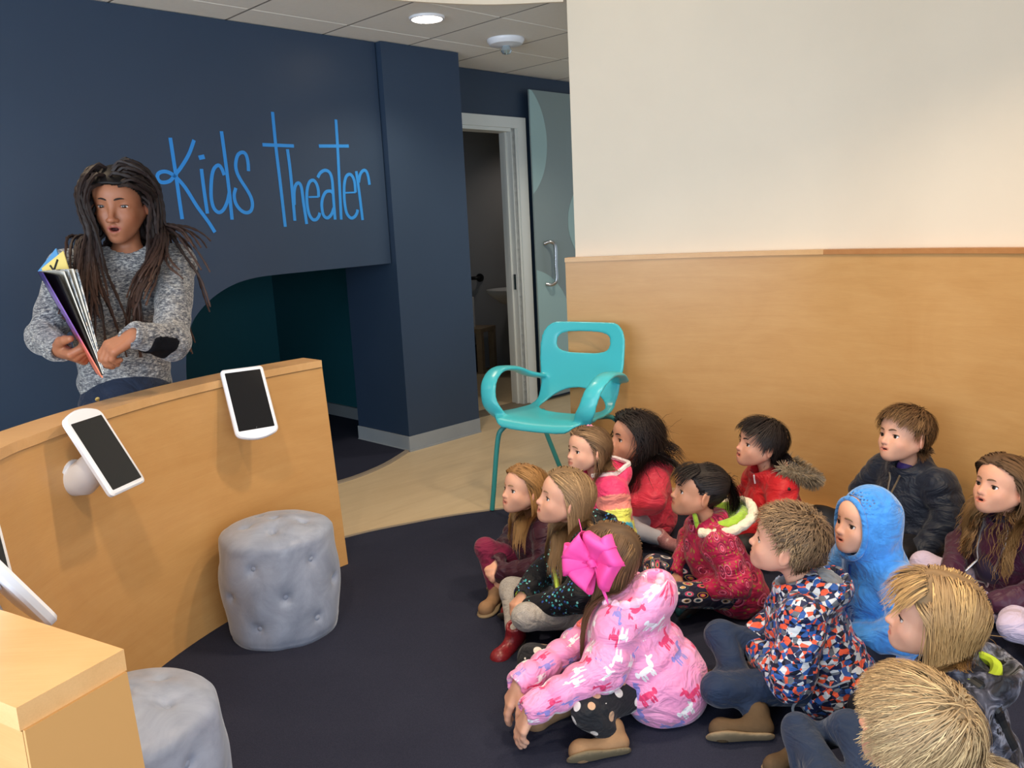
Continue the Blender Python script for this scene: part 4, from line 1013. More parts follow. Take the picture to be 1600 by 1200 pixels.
    if anchor is not None and tail > 0:
        a = T.pt(anc); nt = int(n * 0.28); p = a + rng.normal(0, 0.006 * k, (nt, 3)); out = T.dr(nrm(np.array([-1.0, 0.0, 0.25]) if abs(anc[1]) < 0.05 else np.array([-0.4, np.sign(anc[1]), 0.1])))
        v = np.tile(out, (nt, 1)) + rng.normal(0, 0.35, (nt, 3)); pts = [p.copy()]; Lt = tail * k * rng.uniform(0.6, 1.05, nt); ph = rng.random(nt) * 6.28
        for i in range(seg):
            v = nrmr(v) * 0.7 + np.array([0, 0, -1.0]) * 0.42 + rng.normal(0, 0.06 + messy, (nt, 3)); v = nrmr(v); pn = p + v * (Lt / seg)[:, None]
            for _ in range(2):
                d = solid.eval(pn); m = d < 0.008
                if m.any(): pn[m] += solid.grad(pn[m], 0.003) * (0.008 - d[m])[:, None]
            v = pn - p; p = pn; pts.append(p.copy())
        V2, F2, C2 = ribbons(np.stack(pts, 1), a - out * 0.05, width * k, color[None] * (1 + rng.normal(0, var, (nt, 1)) * 0.8), tips)
        HF = np.concatenate([HF, F2 + len(HV)]); HV = np.concatenate([HV, V2]); HC = np.concatenate([HC, C2])
    VV = np.concatenate([CV, HV]); FF = np.concatenate([cf, HF + len(CV)]); CCo = np.concatenate([CC_, HC])
    return mesh_np(name, VV, FF, hair_mat(), par, True, col=np.clip(CCo, 0.002, 1))
def nrmr(v): return v / (np.linalg.norm(v, axis=1, keepdims=True) + 1e-9)
def ribbons(PT, center, width, col, tips=None):
    n, s, _ = PT.shape; t = np.linspace(0, 1, s); d = np.gradient(PT, axis=1); d /= np.linalg.norm(d, axis=2, keepdims=True) + 1e-9
    out = PT - np.asarray(center); out /= np.linalg.norm(out, axis=2, keepdims=True) + 1e-9
    w = np.cross(d, out); w /= np.linalg.norm(w, axis=2, keepdims=True) + 1e-9
    wd = width * (1 - 0.75 * t ** 2) * 0.5
    ri = out * (wd * 0.18)[None, :, None]
    A = PT - w * wd[None, :, None]; B = PT + ri; C = PT + w * wd[None, :, None]
    V = np.stack([A, B, C], 2).reshape(-1, 3)
    base = (np.arange(n)[:, None] * s + np.arange(s - 1)[None]).ravel() * 3
    F = np.concatenate([np.stack([base + j, base + j + 1, base + j + 4, base + j + 3], 1) for j in (0, 1)])
    c = np.repeat(col, s * 3, 0).reshape(n, s, 3, 3)
    if tips is not None: tt = (t ** 1.5)[None, :, None, None]; c = c * (1 - tt) + np.array(tips)[None, None, None] * tt
    return V, F, c.reshape(-1, 3)
def drape(par, name, F, pts, r, mat, off=0.001, n=6, closed=False, k=4, flat=None, sm=True):
    P = catmull(pts, k, closed); P = F.project(np.array(P), off, 5)
    if closed: P = np.concatenate([P, P[:1]])
    m = MB(); m.tube(list(P), r, n, cap=not closed); return m.build(name, mat, par, sm)
# ---------------------------------------------------------------- fabric prints
def fold(t, fine=0.1, fs=300, depth=0.5):
    v = t.coord(); a = t.noise(t.mapping(v, (1, 1, 1.6)), 9, 3, 0.5, 1.6); b = t.noise(v, fs, 2)
    h = t.math('ADD', a, t.math('MULTIPLY', b, 0.03 * fine)); t.bump(h, depth, 0.045)
def fabric(name, rough=0.7, sheen=0.2, bump=0.15, bscale=500):
    t = NT(name, rough, 0.3); t.b.inputs['Sheen Weight'].default_value = sheen; t.b.inputs['Sheen Roughness'].default_value = 0.45
    fold(t, bump, bscale); return t
def cellshape(t, scale):
    a = t.attr('print').outputs['Vector']; vo = t.voro(a, scale, rand=0.75, dims='2D')
    sub = t.n('VectorMath', operation='SUBTRACT'); t.l(a, sub.inputs[0]); t.l(vo.outputs['Position'], sub.inputs[1])
    sx = t.n('SeparateXYZ'); t.l(sub.outputs[0], sx.inputs[0]); sc = t.n('SeparateColor'); t.l(vo.outputs['Color'], sc.inputs[0])
    return sx.outputs[0], sx.outputs[1], sc.outputs, vo
def ell(t, x, y, cx, cy, rx, ry):
    a = t.math('DIVIDE', t.math('SUBTRACT', x, cx), rx); b = t.math('DIVIDE', t.math('SUBTRACT', y, cy), ry)
    return t.math('ADD', t.math('MULTIPLY', a, a), t.math('MULTIPLY', b, b))
def print_animals():
    t = fabric('pink_animal_print', 0.42, 0.25, 0.06, 60); x, y, c, vo = cellshape(t, 13.0)
    fl = t.math('SUBTRACT', t.math('MULTIPLY', t.math('GREATER_THAN', c[0], 0.5), 2.0), 1.0); x = t.math('MULTIPLY', x, fl)
    r = None
    for e in ((0, 0, .017, .0085), (.0155, .011, .0052, .014), (.0215, .023, .0085, .0048), (-.0125, -.016, .0026, .011), (-.0065, -.015, .0024, .010), (.0075, -.015, .0024, .010), (.0125, -.016, .0026, .011), (-.019, .002, .0042, .009), (.0175, .030, .0016, .006)):
        q = ell(t, x, y, *e); r = q if r is None else t.math('MINIMUM', r, q)
    m = t.math('LESS_THAN', r, 1.0)
    col = t.ramp(c[1], [(0.0, lin(250, 246, 250)), (0.40, lin(234, 66, 120)), (0.68, lin(150, 140, 214))], 'CONSTANT')
    base = t.ramp(t.noise(t.coord(), 7, 3), [(0.3, lin(244, 150, 200)), (0.7, lin(250, 170, 214))])
    t.color(t.mix(m, base, col)); return t.m
def print_triangles():
    t = fabric('geometric_shard_print', 0.5, 0.1, 0.05, 300); v = t.mapping(t.coord(), (1, 1, 1.35), rot=(0.4, 0.2, 0.6))
    vo = t.voro(v, 52, rand=0.9); sc = t.n('SeparateColor'); t.l(vo.outputs['Color'], sc.inputs[0])
    v2 = t.voro(t.mapping(v, (1.3, 0.8, 1)), 38, rand=1.0); s2 = t.n('SeparateColor'); t.l(v2.outputs['Color'], s2.inputs[0])
    f = t.math('FRACT', t.math('ADD', sc.outputs[0], t.math('MULTIPLY', s2.outputs[0], 2.3)))
    t.color(t.ramp(f, [(0, lin(22, 34, 72)), (0.24, lin(232, 92, 62)), (0.42, lin(204, 210, 218)), (0.60, lin(44, 88, 160)), (0.76, lin(14, 20, 40)), (0.90, lin(100, 106, 116))], 'CONSTANT')); return t.m
def print_speckle():
    t = fabric('black_teal_speckle', 0.55, 0.1, 0.05); v = t.mapping(t.coord(), (1, 1, 1)); vo = t.voro(v, 95, rand=1.0); sc = t.n('SeparateColor'); t.l(vo.outputs['Color'], sc.inputs[0])
    big = t.math('GREATER_THAN', t.noise(v, 22, 2), 0.47)
    m = t.math('MULTIPLY', t.math('MULTIPLY', t.math('LESS_THAN', vo.outputs['Distance'], 0.42), t.math('GREATER_THAN', sc.outputs[0], 0.42)), big)
    t.color(t.mix(m, lin(14, 16, 24), t.ramp(sc.outputs[1], [(0, lin(60, 170, 178)), (0.45, lin(52, 92, 168)), (0.75, lin(130, 205, 200))], 'CONSTANT'))); return t.m
def print_rings(name, base, scale, cols, small=None, rings=(0.10, 0.16, 0.24, 0.30, 0.36), rand=0.6, cut=0.35):
    t = fabric(name, 0.5, 0.15, 0.05); a = t.attr('print').outputs['Vector']; vo = t.voro(a, scale, rand=rand, dims='2D'); sc = t.n('SeparateColor'); t.l(vo.outputs['Color'], sc.inputs[0])
    d = vo.outputs['Distance']
    bc = t.ramp(t.noise(t.coord(), 16, 3), [(0.35, base[0]), (0.65, base[1])])
    c = bc
    if small:
        v2 = t.voro(a, scale * 2.7, rand=1.0, dims='2D'); c = t.mix(t.math('LESS_THAN', v2.outputs['Distance'], 0.20), c, small)
    keep = t.math('GREATER_THAN', sc.outputs[1], cut)
    for r, k in zip(rings[::-1], range(len(rings))):
        m = t.math('MULTIPLY', t.math('LESS_THAN', d, r), keep)
        col = t.ramp(t.math('FRACT', t.math('ADD', sc.outputs[0], 0.31 * k)), [(i / len(cols), q) for i, q in enumerate(cols)], 'CONSTANT')
        c = t.mix(m, c, col)
    t.color(c); return t.m
def print_dots(name, base, scale, r, cols, rand=0.35):
    t = fabric(name, 0.75, 0.15, 0.08); vo = t.voro(t.coord(), scale, rand=rand); sc = t.n('SeparateColor'); t.l(vo.outputs['Color'], sc.inputs[0])
    t.color(t.mix(t.math('LESS_THAN', vo.outputs['Distance'], r), base, t.ramp(sc.outputs[0], [(i / len(cols), q) for i, q in enumerate(cols)], 'CONSTANT'))); return t.m
def print_camo(name, cols, scale=16):
    t = fabric(name, 0.5, 0.1, 0.05); n = t.noise(t.coord(), scale, 3, 0.6, 1.5)
    t.color(t.ramp(n, [(0.0, cols[0]), (0.42, cols[1]), (0.52, cols[2]), (0.60, cols[3]), (0.66, cols[0])], 'EASE')); return t.m
def heather(name, a, b, scale=260, rough=0.9):
    t = fabric(name, rough, 0.25, 0.35, 300); v = t.coord(); t.color(t.ramp(t.noise(t.mapping(v, (1, 1, 2.2)), scale, 3, 0.7), [(0.38, a), (0.60, b)])); return t.m
def attrcol(name, rough=0.5, sheen=0.2):
    t = fabric(name, rough, sheen, 0.06, 80); t.color(t.attr('Col').outputs['Color']); return t.m
def denim(name, c): 
    t = fabric(name, 0.85, 0.15, 0.25, 600); v = t.coord(); t.color(t.mix(0.4, c, t.ramp(t.noise(v, 14, 4), [(0.3, tuple(x * 0.6 for x in c)), (0.7, tuple(x * 1.5 for x in c))]))); return t.m
def fleece(name, c): 
    t = fabric(name, 0.95, 0.5, 0.5, 160); t.color(t.ramp(t.noise(t.coord(), 60, 4), [(0.3, tuple(x * 0.85 for x in c)), (0.7, tuple(min(1, x * 1.12) for x in c))])); return t.m
# ---------------------------------------------------------------- a seated child
def shoe_build(par, a, fd, sn, mat, solem, s=1.0, boot=False, name='shoe'):
    fd = nrm(fd); sn = nrm(np.asarray(sn) - fd * (np.asarray(sn) @ fd)); a = np.asarray(a, float)
    F = Field(); heel = a - fd * 0.018 * s + sn * 0.022 * s; ball = a + fd * 0.095 * s + sn * 0.030 * s
    F.rc(heel, ball, 0.030 * s, 0.031 * s, 0.02, flat=(sn, 0.92)); F.el(ball + fd * 0.012 * s, (0.033 * s,) * 3, None, 0.02)
    F.rc(a - sn * 0.004 * s, a - sn * (0.05 if boot else 0.022) * s - fd * 0.006, 0.034 * s, 0.036 * s, 0.02)
    F.rc(a - sn * 0.05 * s, a - sn * 0.10 * s, 0.024 * s, 0.024 * s, 0.004, 's')
    V, Fc = F.mesh(0.0065); o = mesh_np(name, V, Fc, mat, par)
    G = Field(); h2 = heel + sn * 0.026 * s; b2 = ball + sn * 0.020 * s
    G.rc(h2, b2, 0.031 * s, 0.036 * s, 0.01, flat=(sn, 0.26)); G.rc(b2, b2 + fd * 0.022 * s, 0.036 * s, 0.028 * s, 0.015, flat=(sn, 0.26))
    V, Fc = G.mesh(0.0062); mesh_np('sole', V, Fc, solem, o)
    return o
def kid(label, head, yaw, hyaw, hp=12, hr=0, hs=1.0, lean=0.05, skin=lin(226, 178, 152), mo=0.0, iris=lin(86, 62, 44), brow=lin(110, 80, 54), gaze=(0, 6), vox=0.0040,
        eL=None, wL=None, eR=None, wR=None, kL=None, aL=None, kR=None, aR=None, fL=None, fR=None, hL=None, hR=None, bs=None, fat=1.15, hsolid='J', legr=0.80, shs=0.9,
        jm=None, jcol=None, quilt=None, wr=0.004, hood=None, hoods=1.0, hoodcut=1.0, shw=1.0, collar=0.02, cuff=None, hem=0.03, pm=None, shoe=None, solem=None, shoes=('L', 'R'), hair=None, seed=1, hands=('L', 'R'), after=None, jname='jacket', eyeopen=1.0, browt=0.0, ears=True):
    rng = np.random.default_rng(seed); bs = bs or head[2] / 0.49
    Rz = rotm(yaw); base = np.array([head[0], head[1], 0.008]) - Rz @ np.array([lean, 0, 0]); hz = head[2] - 0.008
    def loc(p): 
        if p is None: return None
        return (np.array(p[1:], float) - base) @ Rz if p[0] == 'w' else np.array(p, float)
    T = Frame((lean, 0, hz), rotm(hyaw - yaw, hp, hr), hs)
    nb = np.array([lean - 0.042, 0, hz - 0.122 * hs]); ch = nb + [-0.012, 0, -0.105 * bs]; pv = np.array([-0.03, 0, 0.095])
    sh = {1: nb + [-0.008, 0.112 * bs * shw, -0.036 * bs], -1: nb + [-0.008, -0.112 * bs * shw, -0.036 * bs]}
    D = lambda v, d: loc(v) if v is not None else np.array(d, float)
    el_ = {1: D(eL, (nb[0] + 0.02, 0.190 * bs, 0.20 * bs)), -1: D(eR, (nb[0] + 0.02, -0.190 * bs, 0.20 * bs))}
    wr_ = {1: D(wL, (0.17, 0.05, 0.14)), -1: D(wR, (0.17, -0.05, 0.13))}
    kn = {1: D(kL, (0.20, 0.175, 0.115)), -1: D(kR, (0.20, -0.175, 0.115))}
    an = {1: D(aL, (0.17, -0.03, 0.060)), -1: D(aR, (0.12, 0.03, 0.055))}
    # body: one continuous surface
    B = Field(); head_sdf(B, T, CH, mo, ears, eyeopen, neck=nb, nr=0.030)
    B.rc(pv, ch, 0.050 * bs, 0.050 * bs, 0.03); B.rc(ch, nb - [0, 0, 0.03], 0.050 * bs, 0.033, 0.04); B.rc(sh[1], sh[-1], 0.025, 0.025, 0.04)
    for y in (1, -1):
        B.rc(sh[y], el_[y], 0.022 * bs, 0.019 * bs, 0.02); B.rc(el_[y], wr_[y], 0.019 * bs, 0.0180 * bs, 0.01)
        key = 'L' if y == 1 else 'R'; spec = (hL if y == 1 else hR) or {}
        if key in hands:
            f = spec.get('f', wr_[y] - el_[y] + np.array([0, 0, -0.05])); hand_sdf(B, wr_[y], f, spec.get('n', (0, 0.3 * y, 1)), 0.118 * bs * spec.get('s', 1.0), y == 1, spec.get('curl', (28, 34, 38, 42)), spec.get('thumb', 30))
    V, Fc = B.mesh(vox); C = skin_colors(V, T, CH, skin, None, mo)
    me = mesh_np('person', V, Fc, skin_mat(), None, True, col=C); me.location = base; me.rotation_euler = (0, 0, R_(yaw)); tag(me, label, 'person')
    face_parts(me, B, T, CH, iris, brow, gaze, browt, eyeopen)
    # jacket
    J = Field(); q = quilt; f = fat
    J.rc(pv + [0.0, 0, -0.035 + hem], ch, 0.125 * bs * f, 0.108 * bs * f, 0.03, flat=((1, 0, 0), 0.86), quilt=q, wr=wr, tg=0)
    J.rc(ch, nb - [0.006, 0, 0.016], 0.106 * bs * f, 0.056 * bs + 0.006, 0.04, flat=((1, 0, 0), 0.86), quilt=q, wr=wr * 0.6, tg=0)
    J.rc(sh[1] + [0, -0.01, 0.0], sh[-1] + [0, 0.01, 0.0], 0.050 * bs * f, 0.050 * bs * f, 0.04, tg=0)
    for y in (1, -1):
        J.rc(sh[y], el_[y], 0.054 * bs * f, 0.048 * bs * f, 0.022, quilt=q, wr=wr, tg=1 if y == 1 else 3)
        w2 = wr_[y] + nrm(wr_[y] - el_[y]) * 0.004; J.rc(el_[y], w2, 0.048 * bs * f, 0.034 * bs * f, 0.022, quilt=q, wr=wr, tg=2 if y == 1 else 4)
    if collar: J.tor(nb + [0.006, 0, 0.006 + collar * 0.3], (0.30, 0, 1), 0.046 * hs + 0.006, collar, 0.02, tg=5, sx=1.05)
    if hood == 'down':
        R = rotm(0, 38); hc = nb + [-0.075, 0, -0.002]
        J.el(hc, np.array((0.060, 0.104, 0.076)) * hoods, R, 0.03, tg=6, wr=wr * 0.7)
        J.el(hc + R @ np.array([0.026, 0, 0.052 * hoods]), np.array((0.048, 0.074, 0.052)) * hoods * hoodcut, R, 0.012, 's')
    if hood == 'up':
        J.el(T.pt((-0.020, 0, 0.016)), np.array([0.098, 0.091, 0.107]) * hs, T.R, 0.02, tg=6, wr=0.002)
        J.rc(T.pt((-0.02, 0, -0.03)), nb + [-0.01, 0, -0.02], 0.088 * hs, 0.075, 0.04, tg=6)
        J.el(T.pt((0.045, 0, -0.010)), np.array([0.090, 0.0655, 0.090]) * hs, T.R, 0.008, 's')
        J.el(T.pt((-0.010, 0, 0.022)), np.array([0.087, 0.076, 0.086]) * hs, T.R, 0.004, 's')
    J.rc(nb + [0.012, 0, 0.0], T.pt((-0.012, 0, -0.075)), 0.0355 * hs + 0.004, 0.046 * hs, 0.006, 's')
    if hood != 'up': J.el(T.pt((0.02, 0, -0.045)), np.array([0.066, 0.066, 0.062]) * hs, T.R, 0.006, 's')
    for y in (1, -1):
        d = nrm(wr_[y] - el_[y]); J.rc(wr_[y] + d * 0.022, wr_[y] + d * 0.06, 0.0215 * bs + 0.004, 0.032 * bs, 0.003, 's')
    V2, F2 = J.mesh(0.0070, zmin=0.004); V2 = relax(V2, F2, 1, 0.35)
    tg, tt, uv = J.nearest(V2)
    jo = mesh_np(jname, V2, F2, jm, me, True, col=jcol(V2, tg, tt) if jcol else None, prn=uv)
    if cuff is not None:
        for y in (1, -1):
            d = nrm(wr_[y] - el_[y]); K = Field(); K.rc(wr_[y] - d * 0.014, wr_[y] + d * 0.010, 0.0335 * bs, 0.0285 * bs, 0.004); K.rc(wr_[y] - d * 0.05, wr_[y] + d * 0.045, 0.0225 * bs, 0.0235 * bs, 0.002, 's')
            vv, ff = K.mesh(0.004); mesh_np('cuff', vv, ff, cuff, jo)
    # trousers
    P = Field(); P.el(pv + [0.01, 0, 0.0], (0.105 * bs, 0.125 * bs, 0.086 * bs), None, 0.03, tg=0)
    for y in (1, -1):
        hip = np.array([0.025, 0.068 * y * bs, 0.088]); P.rc(hip, kn[y], 0.069 * bs * legr, 0.054 * bs * legr, 0.025, wr=0.0025, tg=1 + (y < 0) * 2)
        P.rc(kn[y], an[y] + nrm(an[y] - kn[y]) * 0.004, 0.053 * bs * legr, 0.037 * bs * legr, 0.02, wr=0.002, tg=2 + (y < 0) * 2)
    V3, F3 = P.mesh(0.0080, zmin=0.002); V3 = relax(V3, F3, 1, 0.35); tg, tt, uv = P.nearest(V3)
    mesh_np('trousers', V3, F3, pm, me, True, prn=uv)
    for key, y in (('L', 1), ('R', -1)):
        if key in shoes:
            sp = (fL if y == 1 else fR) or {}
            fd = np.array(sp['fw'], float) @ Rz if 'fw' in sp else sp.get('f', np.array([0.8, -0.5 * y, 0.0])); sn = np.array(sp['nw'], float) @ Rz if 'nw' in sp else sp.get('n', np.array([0.35, 0.6 * y, -0.75]))
            shoe_build(me, an[y] + nrm(an[y] - kn[y]) * 0.012, fd, sn, shoe, solem or SOLEM, bs * shs, sp.get('boot', False))
    S = Field(); S.p = [p for p in B.p[:5]] + ([p for p in J.p if p[3] == 'u' and p[5] in (0, 5, 6, 1, 3)] if hsolid == 'J' else [])
    if hair:
        h = dict(hair); hair_build(me, V, Fc, T, S, h.pop('c'), h.pop('style'), rng, **h)
    if after: after(dict(me=me, T=T, J=J, B=B, P=P, nb=nb, ch=ch, pv=pv, sh=sh, el=el_, wr=wr_, kn=kn, an=an, jo=jo, rng=rng, S=S, hs=hs, bs=bs, loc=loc))
    return me
SOLEM = plain('dark_rubber_sole', lin(74, 66, 58), 0.8)
# ---------------------------------------------------------------- the seated children
FAIR = lin(224, 172, 146); LIGHT = lin(214, 158, 130); OLIVE = lin(200, 146, 116)
BLOND = lin(176, 134, 84); DKBL = lin(132, 102, 72); BROWN = lin(84, 60, 44); DARK = lin(34, 25, 23); MOUSE = lin(118, 92, 66)
TAN = plain('tan_suede', lin(150, 118, 88), 0.9, 0.15, 0.12, 20, 0.2); TANS = plain('tan_sole', lin(140, 122, 96), 0.8, 0.2, 0.12, 14, 0.2)
def cloth(name, c, rough=0.5, sheen=0.15, var=0.08, depth=0.5):
    t = NT(name, rough, 0.3); t.b.inputs['Sheen Weight'].default_value = sheen
    t.color(t.ramp(t.noise(t.coord(), 12), [(0.3, tuple(x * (1 - var) for x in c)), (0.7, tuple(min(1, x * (1 + var)) for x in c))])); fold(t, 0.1, 300, depth); return t.m
def puff(name, c, rough=0.42): return cloth(name, c, rough)
def zipline(d, col, x=0.10, r=0.0035, name='zipper', top=0.0, bot=0.10, y=0.0):
    pts = [(d['nb'][0] + 0.09, y, d['nb'][2] + top), (d['ch'][0] + x + 0.05, y, d['ch'][2]), (d['pv'][0] + x + 0.07, y, d['pv'][2] + 0.06), (d['pv'][0] + x + 0.07, y, bot)]
    drape(d['jo'], name, d['J'], pts, r, col, 0.001)
# A: maroon girl at the front left of the group
kid('girl with straight light brown hair in maroon puffer jacket and wine leggings', (0.024, 3.022, 0.43), 200, 208, hp=14, hr=4, hs=0.93, lean=0.07, skin=FAIR, mo=0.2, iris=lin(70, 74, 70), brow=lin(150, 118, 86), bs=0.90,
    kR=(0.225, -0.03, 0.205), aR=(0.215, 0.03, 0.065), kL=(0.17, 0.19, 0.105), aL=(0.12, 0.02, 0.055), fR=dict(f=(0.75, 0.65, -0.1), n=(0.3, 0.35, -0.9)), fL=dict(f=(0.6, -0.7, 0)),
    wL=(0.19, 0.055, 0.13), eL=(0.06, 0.165, 0.17), wR=(0.20, 0.0, 0.16), hL=dict(f=(0.5, -0.2, -0.8), n=(0.6, 0.6, 0.3)),
    jm=puff('maroon_nylon', lin(56, 14, 34)), quilt=(0.050, 0.006, 0.1), pm=cloth('wine_leggings', lin(122, 28, 62), 0.85), shoe=TAN, solem=TANS, seed=11,
    hair=dict(c=lin(160, 118, 72), style='long', n=1870, width=0.0027, length=0.25, part=0.004, var=0.18, tips=lin(190, 146, 92), flowx=-0.28))
# B: teal speckled jacket with lime zip
LIME = plain('lime_trim', lin(200, 226, 84), 0.6); 
def aB(d):
    pts = [(d['nb'][0] + 0.075, 0.02, d['nb'][2] + 0.01), (d['ch'][0] + 0.12, 0.035, d['ch'][2] + 0.02), (d['ch'][0] + 0.14, 0.045, d['ch'][2] - 0.07), (d['pv'][0] + 0.16, 0.05, d['pv'][2] + 0.05)]
    drape(d['jo'], 'zipper', d['J'], pts, 0.0085, LIME, 0.000, flat=None)
    drape(d['jo'], 'pocket_zip', d['J'], [(d['ch'][0] + 0.07, 0.125, d['ch'][2] - 0.03), (d['ch'][0] + 0.09, 0.125, d['ch'][2] - 0.085)], 0.004, plain_c(lin(150, 136, 96), 0.4), 0.001)
kid('girl with long straight dark blond hair in black jacket with teal speckles and lime zipper', (0.16, 2.72, 0.49), 193, 190, hp=16, hr=0, hs=1.0, lean=0.05, skin=FAIR, mo=0.35, iris=lin(70, 84, 96), brow=lin(140, 112, 84),
    kL=(0.235, 0.12, 0.13), aL=(0.15, -0.09, 0.055), kR=(0.22, -0.15, 0.11), aR=(0.26, 0.05, 0.05), fR=dict(f=(0.75, 0.6, -0.25), n=(0.45, 0.3, -0.8)), wL=(0.20, 0.075, 0.135), eL=(0.055, 0.175, 0.205), wR=(0.205, -0.005, 0.155), hL=dict(f=(0.75, -0.25, -0.65), n=(0.3, 0.8, 0.6)), hR=dict(f=(0.8, 0.35, -0.5)),
    jm=print_speckle(), wr=0.004, cuff=LIME, pm=heather('grey_heather_leggings', lin(150, 146, 140), lin(186, 180, 174)), shoe=plain('red_glitter_shoe', lin(130, 28, 38), 0.35, 0.6, 0.3, 160), seed=12, hood='down', after=aB,
    hair=dict(c=lin(140, 112, 80), style='long', n=2125, width=0.0027, length=0.27, part=0.0, var=0.16, tips=lin(160, 126, 88), flowx=-0.42, streak=(lin(168, 136, 98), 0.25)))
# C: rainbow colour-block jacket
def cC(V, tg, tt):
    C = np.tile(np.array(lin(240, 66, 120)), (len(V), 1)); bands = ((0.0, lin(240, 66, 120)), (0.12, lin(246, 150, 140)), (0.48, lin(232, 236, 110)), (0.80, lin(64, 190, 222)))
    a = np.where((tg == 1) | (tg == 3), tt * 0.95, np.where((tg == 2) | (tg == 4), 0.95 + tt * 0.5, np.interp(V[:, 2], [0.0, 0.10, 0.17, 0.23, 0.29], [1.2, 0.97, 0.70, 0.3, 0.0])))
    for lo, c in bands: C[(a >= lo) & (tg < 5)] = c
    return C
WFL = fleece('white_fleece_lining', lin(232, 222, 222))
def aC(d):
    nb = d['nb']; drape(d['jo'], 'hood_lining_edge', d['J'], [nb + [0.06, 0.055, 0.03], nb + [0.0, 0.088, 0.035], nb + [-0.06, 0.095, 0.045], nb + [-0.11, 0.05, 0.05], nb + [-0.12, 0.0, 0.05], nb + [-0.11, -0.05, 0.05], nb + [-0.06, -0.09, 0.04]], 0.010, WFL, 0.002)
    T = d['T']; m = MB()
    for i, y in enumerate(np.linspace(-0.055, 0.06, 9)):
        q = T.pt((-0.012 + 0.006 * (i % 2), y, 0.104 - 7 * y * y)); m.lathe([(0.001, -0.008), (0.008, -0.003), (0.009, 0.002), (0.003, 0.008)], q, 7, R=rotm(40 * i, 25 * i))
    m.build('hair_band', plain('pink_sparkle_band', lin(226, 140, 170), 0.3, 0.7, 0.3, 200), d['me'])
kid('girl with pink sparkly headband in rainbow striped puffer jacket, seated below the chair', (0.29, 3.26, 0.505), 203, 206, hp=10, hr=6, hs=0.94, lean=0.05, skin=FAIR, mo=0.0, iris=lin(60, 48, 40), brow=lin(120, 92, 66), browt=-1.0,
    eL=(0.02, 0.18, 0.21), wL=(0.14, 0.10, 0.10), jm=attrcol('rainbow_nylon'), jcol=cC, quilt=(0.055, 0.007, 0.0), hood='down', pm=plain_c(lin(70, 90, 130)), shoe=TAN, shoes=(), seed=13, after=aC,
    hair=dict(c=lin(116, 90, 66), style='long', n=1870, width=0.0027, length=0.19, part=0.0, var=0.2, flowx=-0.9, messy=0.12, streak=(lin(150, 120, 88), 0.2), tips=lin(140, 108, 76)))
# D: coral red jacket, dark hair
def aD(d):
    for y, key in ((1, 'L'),):
        w, e = d['wr'][y], d['el'][y]; dr_ = nrm(w - e)
        for o_ in (0.012, 0.022):
            K = Field(); K.tor(w - dr_ * o_, dr_, 0.0295 * d['bs'], 0.0028, 0.001); vv, ff = K.mesh(0.0022); mesh_np('cuff_stripe', vv, ff, plain_c(lin(40, 20, 40)), d['jo'])
kid('girl with loose dark brown hair in coral red jacket, seated by the chair', (0.525, 3.60, 0.455), 196, 196, hp=12, hs=1.13, lean=0.03, skin=LIGHT, mo=0.0, iris=lin(50, 34, 26), brow=lin(50, 36, 30), bs=1.06,
    eL=(0.03, 0.19, 0.22), wL=(0.155, 0.10, 0.165), kL=(0.17, 0.185, 0.12), aL=(0.02, 0.235, 0.06), fL=dict(f=(-0.2, 0.8, 0.1), n=(-0.6, 0.2, -0.7)), cuff=plain('pink_rib', lin(222, 96, 118), 0.8), 
    jm=cloth('coral_nylon', lin(222, 62, 86)), wr=0.006, hood='down', pm=plain('pale_leggings', lin(176, 178, 190), 0.85), shoe=plain('pink_sequin_shoe', lin(170, 120, 124), 0.3, 0.7, 0.35, 240), shoes=('L',), seed=14, after=aD,
    hair=dict(c=DARK, style='long', n=2400, width=0.0027, length=0.25, part=-0.01, var=0.3, flowx=-0.45, messy=0.30, volume=0.010, layer=0.02, wave=0.25))
# E: raspberry jacket with green hood lining, ponytail
CREAM = fleece('cream_fleece_trim', lin(236, 222, 196)); GREENF = fleece('lime_fleece', lin(160, 196, 62))
def aE(d):
    nb = d['nb']; P = [nb + [0.055, 0.075, -0.005], nb + [0.01, 0.108, 0.0], nb + [-0.06, 0.118, 0.015], nb + [-0.125, 0.085, 0.045], nb + [-0.145, 0.0, 0.06], nb + [-0.125, -0.085, 0.045], nb + [-0.06, -0.118, 0.015], nb + [0.01, -0.10, 0.0]]
    m = MB(); PP = catmull(P, 6); m.tube(PP, [0.017 + 0.0018 * math.sin(i * 2.3) for i in range(len(PP))], 10); m.build('fleece_trim', CREAM, d['jo'], True)
    G = Field(); G.el(nb + [-0.055, 0, 0.018], (0.088, 0.100, 0.040), rotm(0, -14), 0.01); G.el(nb + [-0.035, 0, 0.052], (0.075, 0.074, 0.040), rotm(0, -14), 0.012, 's'); G.rc(nb + [0.05, 0.045, -0.015], nb + [0.062, 0.035, 0.045], 0.010, 0.009, 0.012)
    V, F = G.mesh(0.005); mesh_np('hood_lining', V, F, GREENF, d['jo'])
    T = d['T']; m = MB(); m.lathe([(0.010, -0.004), (0.014, 0.0), (0.010, 0.004)], T.pt((-0.088, 0.0, 0.050)), 12, R=T.R @ rotm(0, 90)); m.build('hair_tie', plain_c(lin(225, 200, 180)), d['me'])
